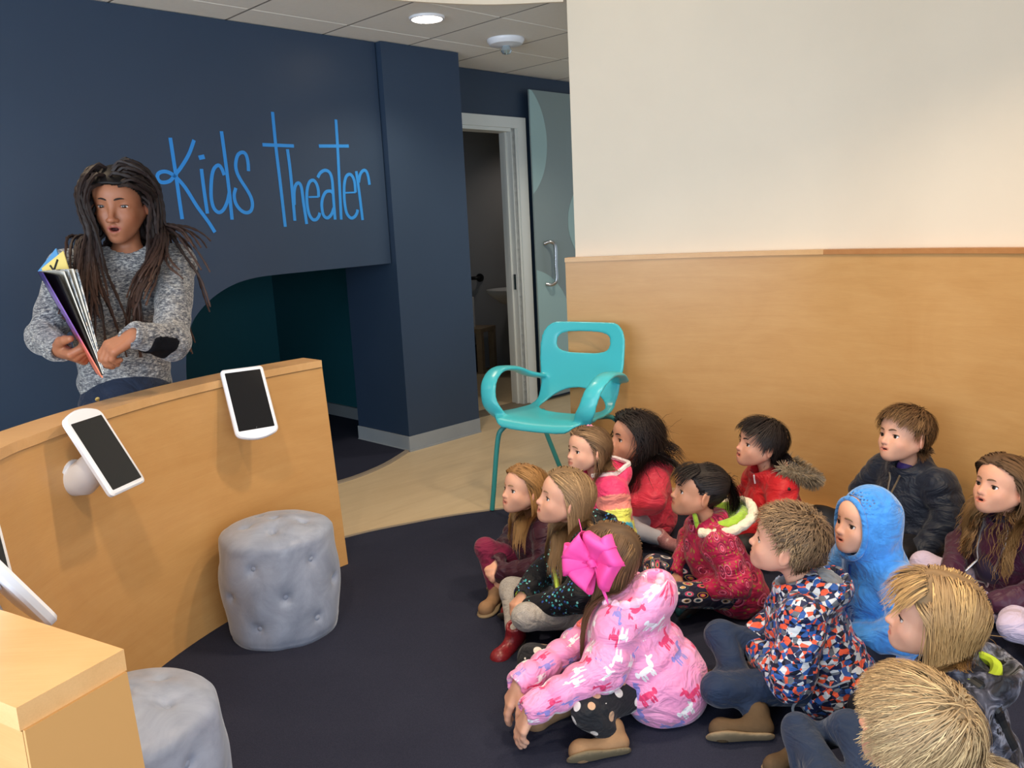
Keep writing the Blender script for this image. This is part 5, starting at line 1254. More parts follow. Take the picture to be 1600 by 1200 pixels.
kid('girl with dark ponytail in raspberry flower jacket with lime green hood lining', (0.634, 2.807, 0.46), 182, 182, hp=14, hr=3, hs=0.97, lean=0.10, skin=OLIVE, mo=0.0, iris=lin(46, 30, 22), brow=lin(40, 28, 24),
    kL=(0.21, 0.15, 0.14), aL=(0.10, -0.02, 0.06), kR=(0.24, -0.08, 0.15), aR=(0.28, 0.14, 0.055), fR=dict(f=(0.7, 0.7, -0.1), n=(0.1, 0.75, -0.6)), fL=dict(f=(0.8, 0.4, -0.2), n=(0.0, 0.8, -0.6)), eL=(0.01, 0.165, 0.17), wL=(0.12, 0.08, 0.12), bs=0.96, fat=1.08, hands=('R',),
    jm=print_rings('raspberry_flower_print', (lin(160, 24, 64), lin(196, 34, 82)), 15, [lin(226, 110, 140), lin(120, 16, 52), lin(206, 60, 92), lin(150, 30, 66)], lin(160, 120, 60)), wr=0.007, hood=None,
    pm=print_rings('navy_flower_leggings', (lin(24, 28, 50), lin(30, 34, 58)), 17, [lin(206, 60, 110), lin(226, 214, 206), lin(210, 160, 66), lin(40, 108, 120), lin(24, 28, 50)], None, (0.14, 0.20, 0.34, 0.38), 0.7, 0.12), shoe=plain('teal_black_shoe', lin(40, 84, 90), 0.5, 0.4, 0.5, 60), seed=15, after=aE,
    hair=dict(c=lin(30, 22, 21), style='pony', n=1700, length=0.20, anchor=(-0.092, 0, 0.052), tail=0.17, fringe=(0.062, 0.015, 0.05), var=0.3, messy=0.05))
# F: red jacket with fur-trimmed hood
FUR = plain('tan_grey_fur', lin(140, 122, 98), 0.95, 0.1, 0.4, 60)
def aF(d):
    nb = d['nb']; rng = d['rng']; P = catmull([nb + [-0.01, 0.098, 0.035], nb + [-0.055, 0.135, 0.025], nb + [-0.115, 0.135, 0.0], nb + [-0.155, 0.07, -0.02], nb + [-0.165, -0.02, -0.02], nb + [-0.13, -0.10, 0.01]], 9)
    m = MB(); m.tube(P, 0.020, 10); core = m.build('hood_fur', FUR, d['jo'], True)
    PT = []; 
    for p in P:
        for _ in range(70):
            v = nrm(rng.normal(0, 1, 3) + [-0.3, 0, 0]); a = np.array(p) + v * 0.014; g = v + [0, 0, -0.25]
            PT.append([a, a + nrm(g) * 0.016, a + nrm(g + [0, 0, -0.2]) * 0.034])
    PT = np.array(PT); V, F, C = ribbons(PT, nb, 0.0035, np.array(lin(150, 132, 108))[None] * rng.uniform(0.45, 1.35, (len(PT), 1)))
    mesh_np('fur_tufts', V, F, hair_mat(), core, True, col=np.clip(C, 0, 1))
    G = Field(); G.el(nb + [-0.055, 0.0, 0.005], (0.075, 0.105, 0.050), rotm(0, 10), 0.01); G.el(nb + [-0.03, 0, 0.05], (0.070, 0.08, 0.05), rotm(0, 10), 0.01, 's'); V, F = G.mesh(0.0055); mesh_np('hood_lining', V, F, plain('navy_lining', lin(28, 36, 56), 0.7), d['jo'])
    m = MB(); q = d['J'].project(np.array([[nb[0] + 0.07, 0.03, nb[2] + 0.0], [nb[0] + 0.085, 0.03, nb[2] - 0.035]]), 0.003); m.tube(list(q), 0.0035, 6); m.build('zipper_pull', plain_c((0.85, 0.85, 0.85)), d['jo'])
    m = MB(); q = d['J'].project(np.array([[nb[0] - 0.01, 0.10, nb[2] - 0.02], [nb[0] - 0.005, 0.125, nb[2] - 0.035]]), 0.002); m.tube(list(q), 0.007, 6); m.build('badge', plain_c((0.01, 0.01, 0.012)), d['jo'])
kid('boy with dark bowl cut in red jacket with fur trimmed hood', (0.996, 3.279, 0.49), 187, 190, hp=14, hs=1.02, lean=0.04, skin=LIGHT, mo=0.4, iris=lin(56, 42, 34), brow=lin(36, 26, 22), 
    jm=cloth('red_nylon', lin(190, 26, 34)), wr=0.007, fat=1.08, hood=None, collar=0.026, pm=plain_c(lin(20, 20, 26)), shoe=plain_c(lin(30, 30, 34)), shoes=(), seed=16, after=aF, kL=(0.19, 0.19, 0.13), hands=('R',), eL=(0.04, 0.18, 0.21), wL=(0.15, 0.08, 0.15),
    hair=dict(c=DARK, style='short', n=2040, width=0.003, length=0.085, fringe=(0.07, 0.02, 0.055), var=0.3, cap=0.010, crown=(-0.035, 0, 0.10)))
# G: boy in geometric jacket
GREYF = fleece('grey_sweat_fleece', lin(128, 134, 144)); BOOTS = plain('brown_suede_boot', lin(92, 74, 54), 0.9, 0.15, 0.15, 18, 0.25)
def aG(d):
    nb = d['nb']; G = Field(); G.tor(nb + [0.0, 0, 0.012], (0.3, 0, 1), 0.056, 0.016, 0.01, sx=1.1); G.el(nb + [-0.075, 0, 0.0], (0.055, 0.085, 0.040), rotm(0, 30), 0.03); G.rc(nb, d['T'].pt((-0.012, 0, -0.06)), 0.044, 0.050, 0.004, 's')
    V, F = G.mesh(0.005); mesh_np('hoodie_collar', V, F, GREYF, d['jo'])
    pv = d['pv']; q = d['J'].project(np.array(catmull([(pv[0] - 0.06, 0.14, 0.16), (pv[0] + 0.02, 0.15, 0.135), (pv[0] + 0.09, 0.12, 0.15)], 6)), 0.001); m = MB(); m.tube(list(q), 0.0028, 6); m.build('drawcord', plain_c(lin(150, 156, 166)), d['jo'])
    m = MB(); m.tube(catmull([(pv[0] + 0.07, 0.135, 0.085), (pv[0] + 0.09, 0.155, 0.06), (pv[0] + 0.075, 0.165, 0.025), (pv[0] + 0.085, 0.17, 0.004)], 5), [0.004] * 15 + [0.006], 6); m.build('drawcord_end', plain_c(lin(128, 132, 140)), d['jo'])
kid('boy with short light brown hair in orange, blue and white geometric jacket and jeans', (0.757, 2.235, 0.487), 158, 154, hp=14, hr=0, hs=1.05, lean=0.09, skin=FAIR, mo=0.0, iris=lin(70, 84, 96), brow=lin(140, 112, 84), bs=1.04, fat=1.12, vox=0.0035,
    kR=('w', 0.585, 2.30, 0.175), aR=('w', 0.62, 2.075, 0.055), kL=('w', 0.53, 2.115, 0.115), aL=('w', 0.60, 2.30, 0.055), fR=dict(fw=(-1, 0.10, 0.0), nw=(0, -0.75, -0.65)), fL=dict(fw=(-0.9, 0.3, 0), nw=(-0.2, -0.6, -0.8)), eL=(0.06, 0.19, 0.17), wL=(0.16, 0.03, 0.14), eR=(0.06, -0.18, 0.2), wR=(0.18, -0.04, 0.16), hands=('R',),
    jm=print_triangles(), wr=0.008, hood='down', hoods=0.95, hoodcut=0.85, shw=1.12, collar=0.02, pm=denim('blue_jeans', lin(32, 46, 70)), shoe=BOOTS, solem=TANS, seed=17, after=aG,
    hair=dict(c=lin(122, 98, 74), style='short', n=2210, length=0.036, var=0.2, width=0.0028, cap=0.004, crown=(-0.055, 0, 0.085), streak=(lin(160, 130, 96), 0.15), messy=0.35, adh=0.3))
# H: blue fleece hoodie, hood up
BLUEF = fleece('sky_blue_fleece', lin(66, 140, 216))
def aH(d):
    T = d['T']; zipline(d, plain_c(lin(26, 60, 130)), x=0.09, r=0.004, top=-0.01)
    P = [T.pt(q) for q in ((0.060, 0, 0.075), (0.058, 0.045, 0.055), (0.050, 0.066, 0.010), (0.042, 0.066, -0.045), (0.040, 0.045, -0.092), (0.045, 0, -0.112), (0.040, -0.045, -0.092), (0.042, -0.066, -0.045), (0.050, -0.066, 0.010), (0.058, -0.045, 0.055))]
    m = MB(); PP = catmull(P, 5, True); m.tube(PP + PP[:1], 0.009, 10, cap=False); m.build('hood_hem', BLUEF, d['jo'], True)
kid('child in bright sky blue fleece with the hood up', (1.042, 2.386, 0.475), 190, 194, hp=10, hr=2, hs=0.97, lean=0.05, skin=FAIR, mo=0.3, iris=lin(56, 50, 48), brow=lin(130, 100, 74), browt=-0.7,
    eL=(0.03, 0.185, 0.19), wL=(0.14, 0.05, 0.13), jm=BLUEF, wr=0.006, shw=1.18, hood='up', collar=0.0, pm=plain_c(lin(26, 30, 44)), shoe=plain_c(lin(40, 40, 46)), shoes=(), seed=18, after=aH, jname='fleece_hoodie', hL=dict(f=(0.8, -0.3, -0.4)),
    hsolid='B', hair=dict(c=lin(150, 116, 78), style='long', n=260, length=0.075, part=0.0, var=0.2, cap=0.002, layer=0.002, keep=lambda Q: (Q[:, 0] > 0.012) & (Q[:, 2] < 0.030)))
# I: navy puffer boy against the wall
def aI(d):
    nb = d['nb']; G = Field(); G.rc(nb + [0.03, 0, -0.075], nb + [0.02, 0, 0.0], 0.045, 0.038, 0.01); V, F = G.mesh(0.006); mesh_np('purple_shirt', V, F, plain_c(lin(58, 40, 110)), d['me'])
    for y in (0.028, -0.020): drape(d['jo'], 'zipper', d['J'], [nb + [0.06, y, 0.01], nb + [0.085, y * 0.7, -0.04], nb + [0.11, y * 0.3, -0.10]], 0.004, plain_c(lin(120, 104, 84), 0.4), 0.001)
kid('boy with brown hair in dark navy puffer jacket leaning on the wood wall, looking up', (1.53, 3.169, 0.525), 200, 198, hp=13, hr=5, hs=1.10, lean=0.02, skin=FAIR, mo=0.2, iris=lin(48, 36, 30), brow=lin(96, 70, 48), bs=1.12,
    eL=(-0.02, 0.20, 0.22), wL=(0.10, 0.17, 0.10), eR=(0.0, -0.21, 0.23), wR=(0.12, -0.15, 0.12), jm=puff('navy_nylon', lin(26, 34, 50), 0.5), shw=1.1, quilt=(0.042, 0.006, 0.0), wr=0.003, collar=0.026, pm=plain_c(lin(22, 22, 28)), shoe=plain_c(lin(30, 30, 34)), shoes=(), hands=(), seed=19, after=aI, kR=(0.26, -0.2, 0.16),
    hair=dict(c=lin(104, 76, 50), style='short', n=2210, width=0.003, length=0.062, fringe=(0.056, 0.02, 0.055), var=0.2, cap=0.008, streak=(lin(140, 106, 70), 0.2), messy=0.1))
# J: plum puffer, long curly hair
def aJ(d):
    nb, ch, pv = d['nb'], d['ch'], d['pv']
    for y in (0.045, -0.035): drape(d['jo'], 'zipper', d['J'], [nb + [0.065, y * 1.2, 0.0], ch + [0.10, y * 1.3, 0.01], ch + [0.13, y * 0.6, -0.08], (pv[0] + 0.15, 0.004, 0.11)], 0.0035, plain_c(lin(170, 162, 158), 0.3, metal=0.7), 0.001)
    G = Field(); G.rc(ch + [0.06, 0.0, -0.06], nb + [0.02, 0, 0.0], 0.058, 0.036, 0.01); V, F = G.mesh(0.006); mesh_np('dark_shirt', V, F, plain_c(lin(44, 34, 56)), d['me'])
kid('girl with long wavy brown hair in plum puffer jacket at the right edge', (1.603, 2.63, 0.485), 192, 196, hp=15, hr=2, hs=1.0, lean=0.05, skin=LIGHT, mo=0.4, iris=lin(52, 40, 32), brow=lin(110, 80, 56), fat=1.08,
    kL=('w', 1.50, 2.36, 0.125), aL=('w', 1.655, 2.33, 0.05), kR=('w', 1.45, 2.82, 0.14), aR=(0.10, 0.05, 0.055), eL=(0.03, 0.19, 0.19), wL=(0.17, 0.13, 0.14), wR=(0.19, -0.05, 0.16), fL=dict(fw=(-1, 0.05, 0), nw=(0, -0.15, -1)), hL=dict(f=(0.9, -0.1, -0.4), n=(0.2, 0.6, 0.8)), cuff=plain_c(lin(30, 34, 60)),
    jm=puff('plum_nylon', lin(66, 24, 48)), quilt=(0.045, 0.007, 0.2), hood='down', pm=cloth('lavender_leggings', lin(206, 190, 214), 0.85), shoe=plain_c(lin(34, 110, 160)), solem=plain_c(lin(225, 228, 230)), shoes=('L',), seed=20, after=aJ,
    hair=dict(c=lin(96, 70, 48), style='long', n=1500, length=0.33, part=0.0, var=0.22, flowx=-0.15, wave=0.85, clump=1, tips=lin(150, 112, 68), volume=0.006, seg=14, width=0.0042))
# K: blond bob boy
NEON = plain('neon_lime', lin(206, 232, 60), 0.6)
def aK(d):
    nb = d['nb']; m = MB(); P = catmull([nb + [0.03, 0.055, 0.012], nb + [-0.025, 0.075, 0.014], nb + [-0.075, 0.045, 0.018], nb + [-0.09, -0.02, 0.018], nb + [-0.06, -0.06, 0.016]], 6); m.tube(P, 0.013, 8); m.build('lime_collar', NEON, d['jo'], True)
    q = d['J'].project(np.array(catmull([nb + [0.075, 0.045, -0.02], nb + [0.09, 0.035, -0.05]], 4)), 0.002); m = MB(); m.tube(list(q), 0.0035, 6); m.build('zipper_pull', plain_c(lin(200, 196, 184)), d['jo'])
    q = d['J'].project(np.array(catmull([nb + [-0.02, 0.09, -0.01], nb + [-0.09, 0.08, -0.05], nb + [-0.13, 0.07, -0.13]], 5)), 0.003); m = MB(); m.tube(list(q), 0.011, 8, flat=0.35); m.build('shoulder_strap', BLACKP, d['jo'])
kid('boy with chin length blond bob in black and grey jacket with neon lime collar', (0.936, 1.765, 0.48), 158, 158, hp=8, hr=-2, hs=1.02, lean=0.07, skin=FAIR, mo=0.0, iris=lin(72, 74, 80), brow=lin(170, 130, 84), vox=0.0035, browt=-0.5, ears=True,
    jm=print_camo('black_grey_camo', [lin(16, 16, 22), lin(30, 30, 38), lin(70, 70, 82), lin(130, 130, 142)]), wr=0.006, fat=1.1, hood='down', pm=plain_c(lin(24, 26, 34)), shoe=BOOTS, shoes=(), hands=(), seed=21, after=aK,
    hair=dict(c=lin(150, 120, 84), style='long', n=3600, length=0.145, part=0.0, var=0.12, width=0.0023, flowx=-0.1, fringe=(0.062, 0.02, 0.05), streak=(lin(206, 168, 112), 0.25), tips=lin(176, 138, 88), volume=0.008, messy=0.07, crown=(-0.05, 0, 0.09)))
# L: nearest blond boy
kid('boy with tousled blond hair closest to the camera, seen from behind', (0.715, 1.40, 0.445), 134, 138, hp=8, hr=0, hs=1.0, lean=0.06, skin=LIGHT, mo=0.0, iris=lin(72, 84, 96), brow=lin(180, 140, 90), vox=0.0035,
    kL=('w', 0.665, 1.86, 0.15), aL=('w', 0.64, 1.70, 0.05), kR=('w', 0.76, 1.80, 0.19), aR=('w', 0.70, 1.93, 0.06), fR=dict(f=(0.3, 0.9, -0.1), n=(0.2, 0.3, -0.9)), hands=(), jm=cloth('charcoal_nylon', lin(28, 28, 34)), wr=0.006, hood='down', pm=denim('dark_jeans', lin(34, 48, 72)), shoe=BOOTS, solem=TANS, seed=22,
    hair=dict(c=lin(158, 130, 94), style='short', n=4600, length=0.165, fringe=(0.048, -0.005, 0.09), var=0.12, cap=0.010, seg=11, adh=0.92, tan=1.0, crown=(-0.062, 0.005, 0.075), streak=(lin(206, 176, 130), 0.25), messy=0.05, wave=0.26, clump=1, width=0.0022, volume=0.004, layer=0.009))
# M: pink animal print girl with the big bow
HOTP = plain('hot_pink_grosgrain', lin(252, 84, 172), 0.5, 0.3, 0.05, 20, 0.1, 400)
def bow(d, at, nx, up, S):
    """at: centre; nx: outward normal; up: direction of the knot's long axis"""
    nx = nrm(nx); up = nrm(np.asarray(up) - nx * (np.asarray(up) @ nx)); sd = np.cross(nx, up); o = None
    def strip_(name, fn, w, nseg=22, par=None):
        V = []; F = []
        for i in range(nseg + 1):
            c, wd, tw = fn(i / nseg); c = np.array(c); ax = up * math.cos(tw) + nx * math.sin(tw)
            for j in range(5):
                u = j / 4 - 0.5; V.append(at + sd * c[0] + up * c[1] + nx * c[2] + ax * wd * u * w + nx * (0.006 * math.cos(u * 9) * (1 if name != 'knot' else 0)))
        for i in range(nseg):
            for j in range(4): a = i * 5 + j; F.append((a, a + 5, a + 6, a + 1))
        ob = mesh_np(name, np.array(V), np.array(F), HOTP, par); md = ob.modifiers.new('t', 'SOLIDIFY'); md.thickness = 0.0018; return ob
    root = strip_('hair_bow', lambda t: ((0.013 * math.cos(t * 6.283), 0.0, 0.018 + 0.016 * math.sin(t * 6.283)), 0.62, 0.0), 0.036 * S, 20, d['me'])
    for k_, (ang, L, lift) in enumerate(((14, 0.066, 0.012), (166, 0.064, 0.012), (52, 0.058, 0.020), (-40, 0.060, 0.004), (128, 0.056, 0.020), (222, 0.058, 0.004))):
        ca, sa = math.cos(R_(ang)), math.sin(R_(ang)); pu = up * ca - sd * sa
        V = []; F = []; ns = 24
        for i in range(ns + 1):
            t = i / ns; r = L * S * math.sin(math.pi * t) ** 0.62; h = lift + (0.030 if t < 0.5 else -0.006) * S * math.sin(math.pi * t * 2 if t < 0.5 else math.pi * (2 - 2 * t)) ; w = 0.066 * S * (0.22 + 0.90 * math.sin(math.pi * t) ** 0.55)
            for j in range(7):
                u = j / 6 - 0.5; V.append(at + (sd * ca + up * sa) * r + nx * (h + 0.005 * math.cos(u * 5) + 0.003 * math.sin(u * 14 + k_) * (1 - math.sin(math.pi * t))) + pu * u * w)
        for i in range(ns):
            for j in range(6): q = i * 7 + j; F.append((q, q + 7, q + 8, q + 1))
        ob = mesh_np('loop', np.array(V), np.array(F), HOTP, root); md = ob.modifiers.new('t', 'SOLIDIFY'); md.thickness = 0.0016
    for ang, L in ((75, 0.062), (-105, 0.060)):
        ca, sa = math.cos(R_(ang)), math.sin(R_(ang)); strip_('ribbon_tail', lambda t, ca=ca, sa=sa, L=L: ((ca * L * S * t, sa * L * S * t, 0.008 + 0.012 * math.sin(t * 3)), 0.4 + 0.6 * t, 0.1), 0.075 * S, 12, root)
    return root
PINKFUR = fleece('pale_pink_fur', lin(240, 196, 226))
def aM(d):
    T = d['T']; bow(d, T.pt((0.012, 0.086, 0.026)), T.dr((0.22, 1, 0.42)), T.dr((0.30, 0, 1)), 1.28)
    nb = d['nb']; m = MB(); PP = catmull([nb + [0.03, 0.085, 0.02], nb + [-0.02, 0.108, 0.025], nb + [-0.075, 0.098, 0.04], nb + [-0.105, 0.04, 0.055], nb + [-0.105, -0.04, 0.055], nb + [-0.075, -0.095, 0.04]], 6); m.tube(PP, [0.013 + 0.004 * math.sin(i * 1.9) for i in range(len(PP))], 10); m.build('hood_fur_edge', PINKFUR, d['jo'], True)
    zipline(d, plain_c(lin(235, 120, 110), 0.5), x=0.10, r=0.006, top=-0.02)
kid('girl with big hot pink hair bow in pink animal print puffer jacket', (0.252, 2.272, 0.455), 158, 158, hp=-2, hr=-4, hs=0.98, lean=0.12, skin=FAIR, mo=0.0, iris=lin(70, 74, 80), brow=lin(120, 92, 66), bs=1.0, fat=1.2, vox=0.0035,
    eL=(0.09, 0.17, 0.19), wL=('w', 0.012, 2.03, 0.140), eR=(0.12, -0.14, 0.2), wR=('w', -0.018, 2.125, 0.160), kL=('w', 0.16, 2.04, 0.115), aL=('w', 0.215, 2.035, 0.05), kR=('w', 0.02, 2.32, 0.12), aR=('w', 0.10, 2.20, 0.05), fL=dict(fw=(-1, -0.15, 0), nw=(0, -0.8, -0.6)), fR=dict(f=(0.5, 0.8, 0)),
    hL=dict(f=(0.45, 0.25, -0.85), n=(0.75, 0.55, 0.3), curl=(12, 16, 20, 24), s=1.12), hR=dict(f=(0.45, 0.3, -0.85), n=(0.75, 0.5, 0.35), curl=(12, 16, 20, 24), s=1.12),
    jm=print_animals(), quilt=(0.062, 0.013, 0.15), wr=0.003, hood='down', hoods=1.22, hoodcut=0.5, collar=0.0, pm=print_dots('polka_dot_leggings', lin(30, 32, 38), 22, 0.30, [lin(226, 222, 216), lin(196, 160, 130), lin(226, 222, 216)]), shoe=TAN, solem=plain('olive_tan_sole', lin(118, 104, 80), 0.8), seed=23, after=aM,
    hair=dict(c=lin(98, 74, 52), style='long', n=2125, width=0.0027, length=0.33, part=0.0, var=0.22, flowx=0.15, streak=(lin(140, 106, 70), 0.2), tips=lin(110, 80, 56)))
BK = {'S0': (-1.643, 2.962, 1.336), 'S1': (-1.41, 2.8, 0.991), 'cover': ((-1.494, 2.716, 1.337), (-1.29, 2.598, 1.003)), 'p1': ((-1.441, 2.713, 1.326), (-1.29, 2.599, 1.011)), 'p2': ((-1.424, 2.716, 1.337), (-1.288, 2.6, 1.015)), 'p3': ((-1.41, 2.717, 1.343), (-1.288, 2.601, 1.019)), 'p4': ((-1.395, 2.718, 1.344), (-1.286, 2.602, 1.023)), 'p5': ((-1.381, 2.717, 1.341), (-1.286, 2.603, 1.027)), 'back': ((-1.545, 2.918, 1.412), (-1.425, 2.843, 1.0)), 'yel': ((-1.51, 2.895, 1.402), (-1.416, 2.832, 0.997)), 'wl': (-1.19, 2.647, 1.126), 'wr': (-1.523, 2.799, 1.076), 'el': (-1.142, 2.801, 1.083)}
# ---------------------------------------------------------------- the woman reading behind the counter
def woman():
    rng = np.random.default_rng(5); base = np.array([-1.44, 3.10, 0.0]); L = lambda x, y, z: np.array([x, y, z]) - base
    skin = lin(158, 104, 76); T = Frame(L(-1.371, 3.065, 1.561), rotm(275, -8, -3), 1.19); nb = L(-1.385, 3.105, 1.375); face = nrm([0.42, -0.90, 0]); side = nrm([0.90, 0.42, 0])   # side points to her left
    pv = L(-1.455, 3.10, 0.86); ch = L(-1.425, 3.09, 1.19); shL = L(-1.225, 3.135, 1.335); shR = L(-1.580, 3.045, 1.335)
    elL = L(*BK['el']); wL = L(*BK['wl']); elR = L(-1.640, 2.935, 1.105); wR = L(*BK['wr'])
    B = Field(); head_sdf(B, T, AD, 0.75, True, 0.62, neck=nb, nr=0.037)
    B.rc(pv, ch, 0.11, 0.12, 0.05); B.rc(ch, nb - [0, 0, 0.03], 0.12, 0.05, 0.05); B.rc(shL, shR, 0.045, 0.045, 0.05)
    hl = dict(f=(-0.78, -0.48, -0.38), n=(-0.15, -0.55, 0.82)); hr = dict(f=(0.85, -0.40, -0.28), n=(-0.25, -0.45, -0.85))
    for s_, e, w, h, left in ((shL, elL, wL, hl, True), (shR, elR, wR, hr, False)):
        B.rc(s_, e, 0.045, 0.038, 0.03); B.rc(e, w, 0.038, 0.026, 0.02)
        if left: hand_sdf(B, w, h['f'], h['n'], 0.175, True, (30, 40, 46, 52), 24)
        else: hand_sdf(B, w, h['f'], h['n'], 0.190, False, (52, 58, 62, 66), 45)
    for y in (1, -1): B.rc(pv + side * 0.08 * y, pv + side * 0.085 * y - [0, 0, 0.78], 0.075, 0.045, 0.04)
    V, F = B.mesh(0.0036); C = skin_colors(V, T, AD, skin, lin(150, 84, 74), 0.75)
    me = mesh_np('person', V, F, skin_mat(), None, True, col=C); me.location = base
    tag(me, 'woman with long dreadlocks in grey knit sweater reading aloud from a picture book', 'person')
    face_parts(me, B, T, AD, lin(44, 28, 20), lin(34, 24, 20), (4, -16), 0.0, 0.62)
    J = Field(); fl = (face, 0.74)
    J.rc(pv + [0, 0, 0.050], ch, 0.160, 0.168, 0.05, flat=fl, wr=0.005, tg=0); J.rc(ch, nb - [0, 0, 0.045], 0.165, 0.068, 0.06, flat=fl, wr=0.003, tg=0); J.rc(shL, shR, 0.066, 0.066, 0.06, tg=0)
    for y in (1, -1): J.el(ch + face * 0.085 + side * 0.072 * y - [0, 0, 0.005], (0.075, 0.075, 0.085), None, 0.05)
    for s_, e, w, k_ in ((shL, elL, wL, 1), (shR, elR, wR, 3)):
        J.rc(s_, e, 0.068, 0.057, 0.035, wr=0.004, tg=k_); J.rc(e, w + nrm(w - e) * 0.012, 0.057, 0.041, 0.03, wr=0.005, tg=k_ + 1)
        d = nrm(w - e); J.rc(w + d * 0.032, w + d * 0.07, 0.030, 0.040, 0.004, 's')
    J.tor(nb + face * 0.012 - [0, 0, 0.004], nrm(face * 0.25 + [0, 0, 1]), 0.068, 0.011, 0.02, tg=5); J.rc(nb - [0, 0, 0.03], T.pt((-0.01, 0, -0.09)), 0.055, 0.062, 0.006, 's')
    V2, F2 = J.mesh(0.0068); V2 = relax(V2, F2, 1, 0.3)
    t = fabric('grey_marled_knit', 0.95, 0.3, 0.6, 150); v = t.mapping(t.coord(), (1, 1, 2.6))
    n1 = t.noise(v, 75, 3, 0.75); n2 = t.noise(v, 26, 2)
    t.color(t.mix(0.35, t.ramp(n1, [(0.38, lin(38, 40, 50)), (0.50, lin(112, 112, 116)), (0.62, lin(196, 194, 188))]), t.ramp(n2, [(0.4, lin(70, 72, 80)), (0.6, lin(140, 140, 142))]))); KNIT = t.m
    jo = mesh_np('sweater', V2, F2, KNIT, me)
    hem = MB(); a0 = pv + [0, 0, -0.02]
    Q = Field(); Q.rc(elL, elL * 0.35 + wL * 0.65, 0.062, 0.051, 0.01, wr=0.005); Q.rc(elL + [0, 0, 0.070], wL + [0, 0, 0.070], 0.082, 0.080, 0.004, 's')
    V3, F3 = Q.mesh(0.006); mesh_np('elbow_patch', V3, F3, plain('black_wool_patch', lin(20, 20, 24), 0.95, 0.1, 0.2, 40, 0.5, 300), jo)
    # jeans
    P = Field(); P.el(pv + [0, 0, 0.0], (0.158, 0.150, 0.135), None, 0.03, wr=0.003)
    for y in (1, -1): P.rc(pv + side * 0.075 * y - [0, 0, 0.05], pv + side * 0.085 * y - [0, 0, 0.42], 0.095, 0.066, 0.03, wr=0.004); P.rc(pv + side * 0.085 * y - [0, 0, 0.42], pv + side * 0.085 * y - [0, 0, 0.78], 0.064, 0.050, 0.02, wr=0.004)
    V4, F4 = P.mesh(0.009); jn = mesh_np('jeans', V4, F4, denim('indigo_jeans', lin(28, 38, 58)), me)
    for z, k_ in ((0.012, 0), (-0.035, 1)):
        q = P.project(np.array([pv + face * 0.12 - side * (0.105 + 0.008 * k_) + [0, 0, z]]), 0.001)[0]; m = MB(); m.lathe([(0.009, -0.002), (0.008, 0.003), (0.001, 0.004)], (0, 0, 0), 14, R=np.stack([side, np.cross(face, side), face], 1)); b = m.build('rivet', plain_c(lin(190, 160, 96), 0.3, metal=0.9), jn, True); b.location = q
    for y in (1, -1): shoe_build(me, pv + side * 0.088 * y - [0, 0, 0.795], face, (0, 0, -1), plain_c(lin(40, 34, 34)), SOLEM, 1.35)
    # ring
    # dreadlocks
    S = Field(); S.p = [p for p in B.p[:5]] + [p for p in J.p if p[3] == 'u']
    hair_build(me, V, F, T, S, lin(34, 23, 21), 'long', rng, name='dreadlocks', n=210, length=0.50, part=-0.006, var=0.28, tube=0.0068, seg=24, flowx=-0.15, flowr=0.85, lift=-0.010, messy=0.10, cap=0.006, layer=0.022, tips=lin(76, 52, 42), volume=0.008)
    return me, T
woman()
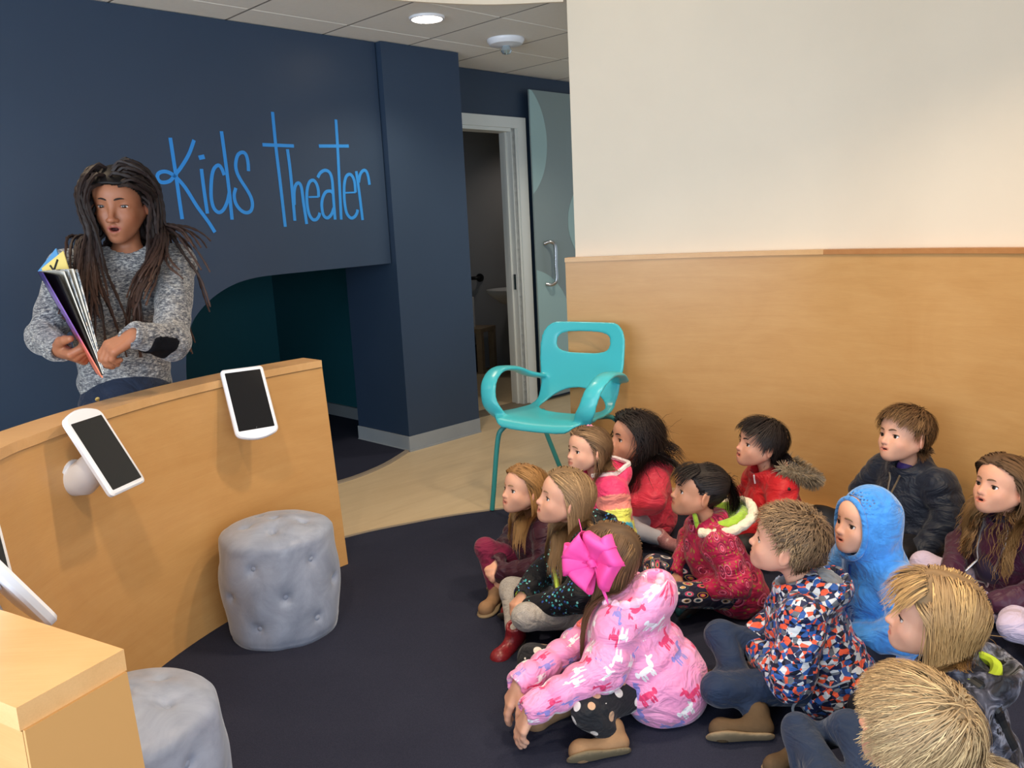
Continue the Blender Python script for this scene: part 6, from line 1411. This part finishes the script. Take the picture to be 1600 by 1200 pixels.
# ---------------------------------------------------------------- picture book in her hands
def book():
    o = empty('picture_book', (-1.40, 2.66, 1.17)); b0 = np.array([-1.40, 2.66, 1.17]); tag(o, 'open picture book with purple and orange cover held by the woman', 'book')
    cp = (0.99875216, -0.00912867, -0.04909979); C_ = np.array([0, 0, CAMZ])
    Rm = np.array([[0.99875216, 0.04994118, 0.0], [-0.00912867, 0.18256035, -0.98315227], [-0.04909979, 0.98192545, 0.18278844]])
    S0, S1 = np.array(BK['S0']), np.array(BK['S1'])
    def sheet(name, e0, e1, th, mat, sag=0.0, uvn=8, par=None):
        e0, e1 = np.array(e0), np.array(e1); V = []; F = []; nn = nrm(np.cross(e0 - S0, S1 - S0))
        for j in range(2):
            for i in range(uvn + 1):
                t = i / uvn
                for k in range(5):
                    u = k / 4; a = S0 + (S1 - S0) * u; b = e0 + (e1 - e0) * u; V.append(a + (b - a) * t + nn * (sag * math.sin(t * 3.14159) * (1 - 0.3 * u) + th * (j - 0.5)) - b0)
        N = (uvn + 1) * 5
        for i in range(uvn):
            for k in range(4): a = i * 5 + k; F += [(a, a + 1, a + 6, a + 5), (N + a, N + a + 5, N + a + 6, N + a + 1)]
        rim = [k for k in range(5)] + [i * 5 + 4 for i in range(1, uvn + 1)] + [uvn * 5 + k for k in (3, 2, 1, 0)] + [i * 5 for i in range(uvn - 1, 0, -1)]
        for i in range(len(rim)): a, b = rim[i], rim[(i + 1) % len(rim)]; F.append((a, N + a, N + b, b))
        m = MB(); m.add(V, F); return m.build(name, mat, par or o, True)
    t = NT('cover_art', 0.3, 0.5); v = t.coord(); sx = t.n('SeparateXYZ'); t.l(v, sx.inputs[0])
    f = t.math('ADD', sx.outputs[2], t.math('MULTIPLY', t.noise(v, 18, 3), 0.10))
    t.color(t.ramp(t.math('ADD', t.math('MULTIPLY', f, 2.6), 0.45), [(0.2, lin(226, 120, 84)), (0.42, lin(206, 96, 100)), (0.52, lin(112, 70, 150)), (0.8, lin(126, 100, 176)), (0.95, lin(60, 44, 110))])); COV = t.m
    PAGE = plain('page_paper', lin(232, 226, 214), 0.7, 0.2, 0.03); t = NT('page_print', 0.6, 0.3); n = t.noise(t.coord(), 26, 3, 0.6, 1.0)
    t.color(t.ramp(n, [(0.35, lin(228, 222, 212)), (0.52, lin(150, 160, 168)), (0.60, lin(70, 74, 82)), (0.66, lin(220, 200, 180))])); PRT = t.m
    sheet('front_cover', *BK['cover'], 0.004, COV)
    sheet('dark_page', *BK['p1'], 0.006, plain_c((0.008, 0.008, 0.009), 0.5), 0.004)
    for k_, key in enumerate(('p2', 'p3', 'p4', 'p5')): sheet('page', *BK[key], 0.0025, PRT if k_ % 2 else PAGE, 0.012 - 0.002 * k_)
    sheet('back_cover', *BK['back'], 0.004, plain('blue_cover', lin(90, 150, 200), 0.4))
    yp = sheet('yellow_page', *BK['yel'], 0.003, plain('yellow_page_paper', lin(232, 206, 120), 0.6))
    m = MB()
    def on(u, t): a = S0 + (S1 - S0) * u; b = np.array(BK['yel'][0]) * (1 - u) + np.array(BK['yel'][1]) * u; return a + (b - a) * t - b0 + np.array([0.004, -0.005, 0.002])
    for st in (((0.03, 0.42), (0.13, 0.50)), ((0.03, 0.72), (0.085, 0.46)), ((0.085, 0.46), (0.14, 0.78))): m.tube([on(*st[0]), on(*st[1])], 0.0035, 6)
    m.build('page_letter', plain_c((0.02, 0.02, 0.02)), yp)
book()
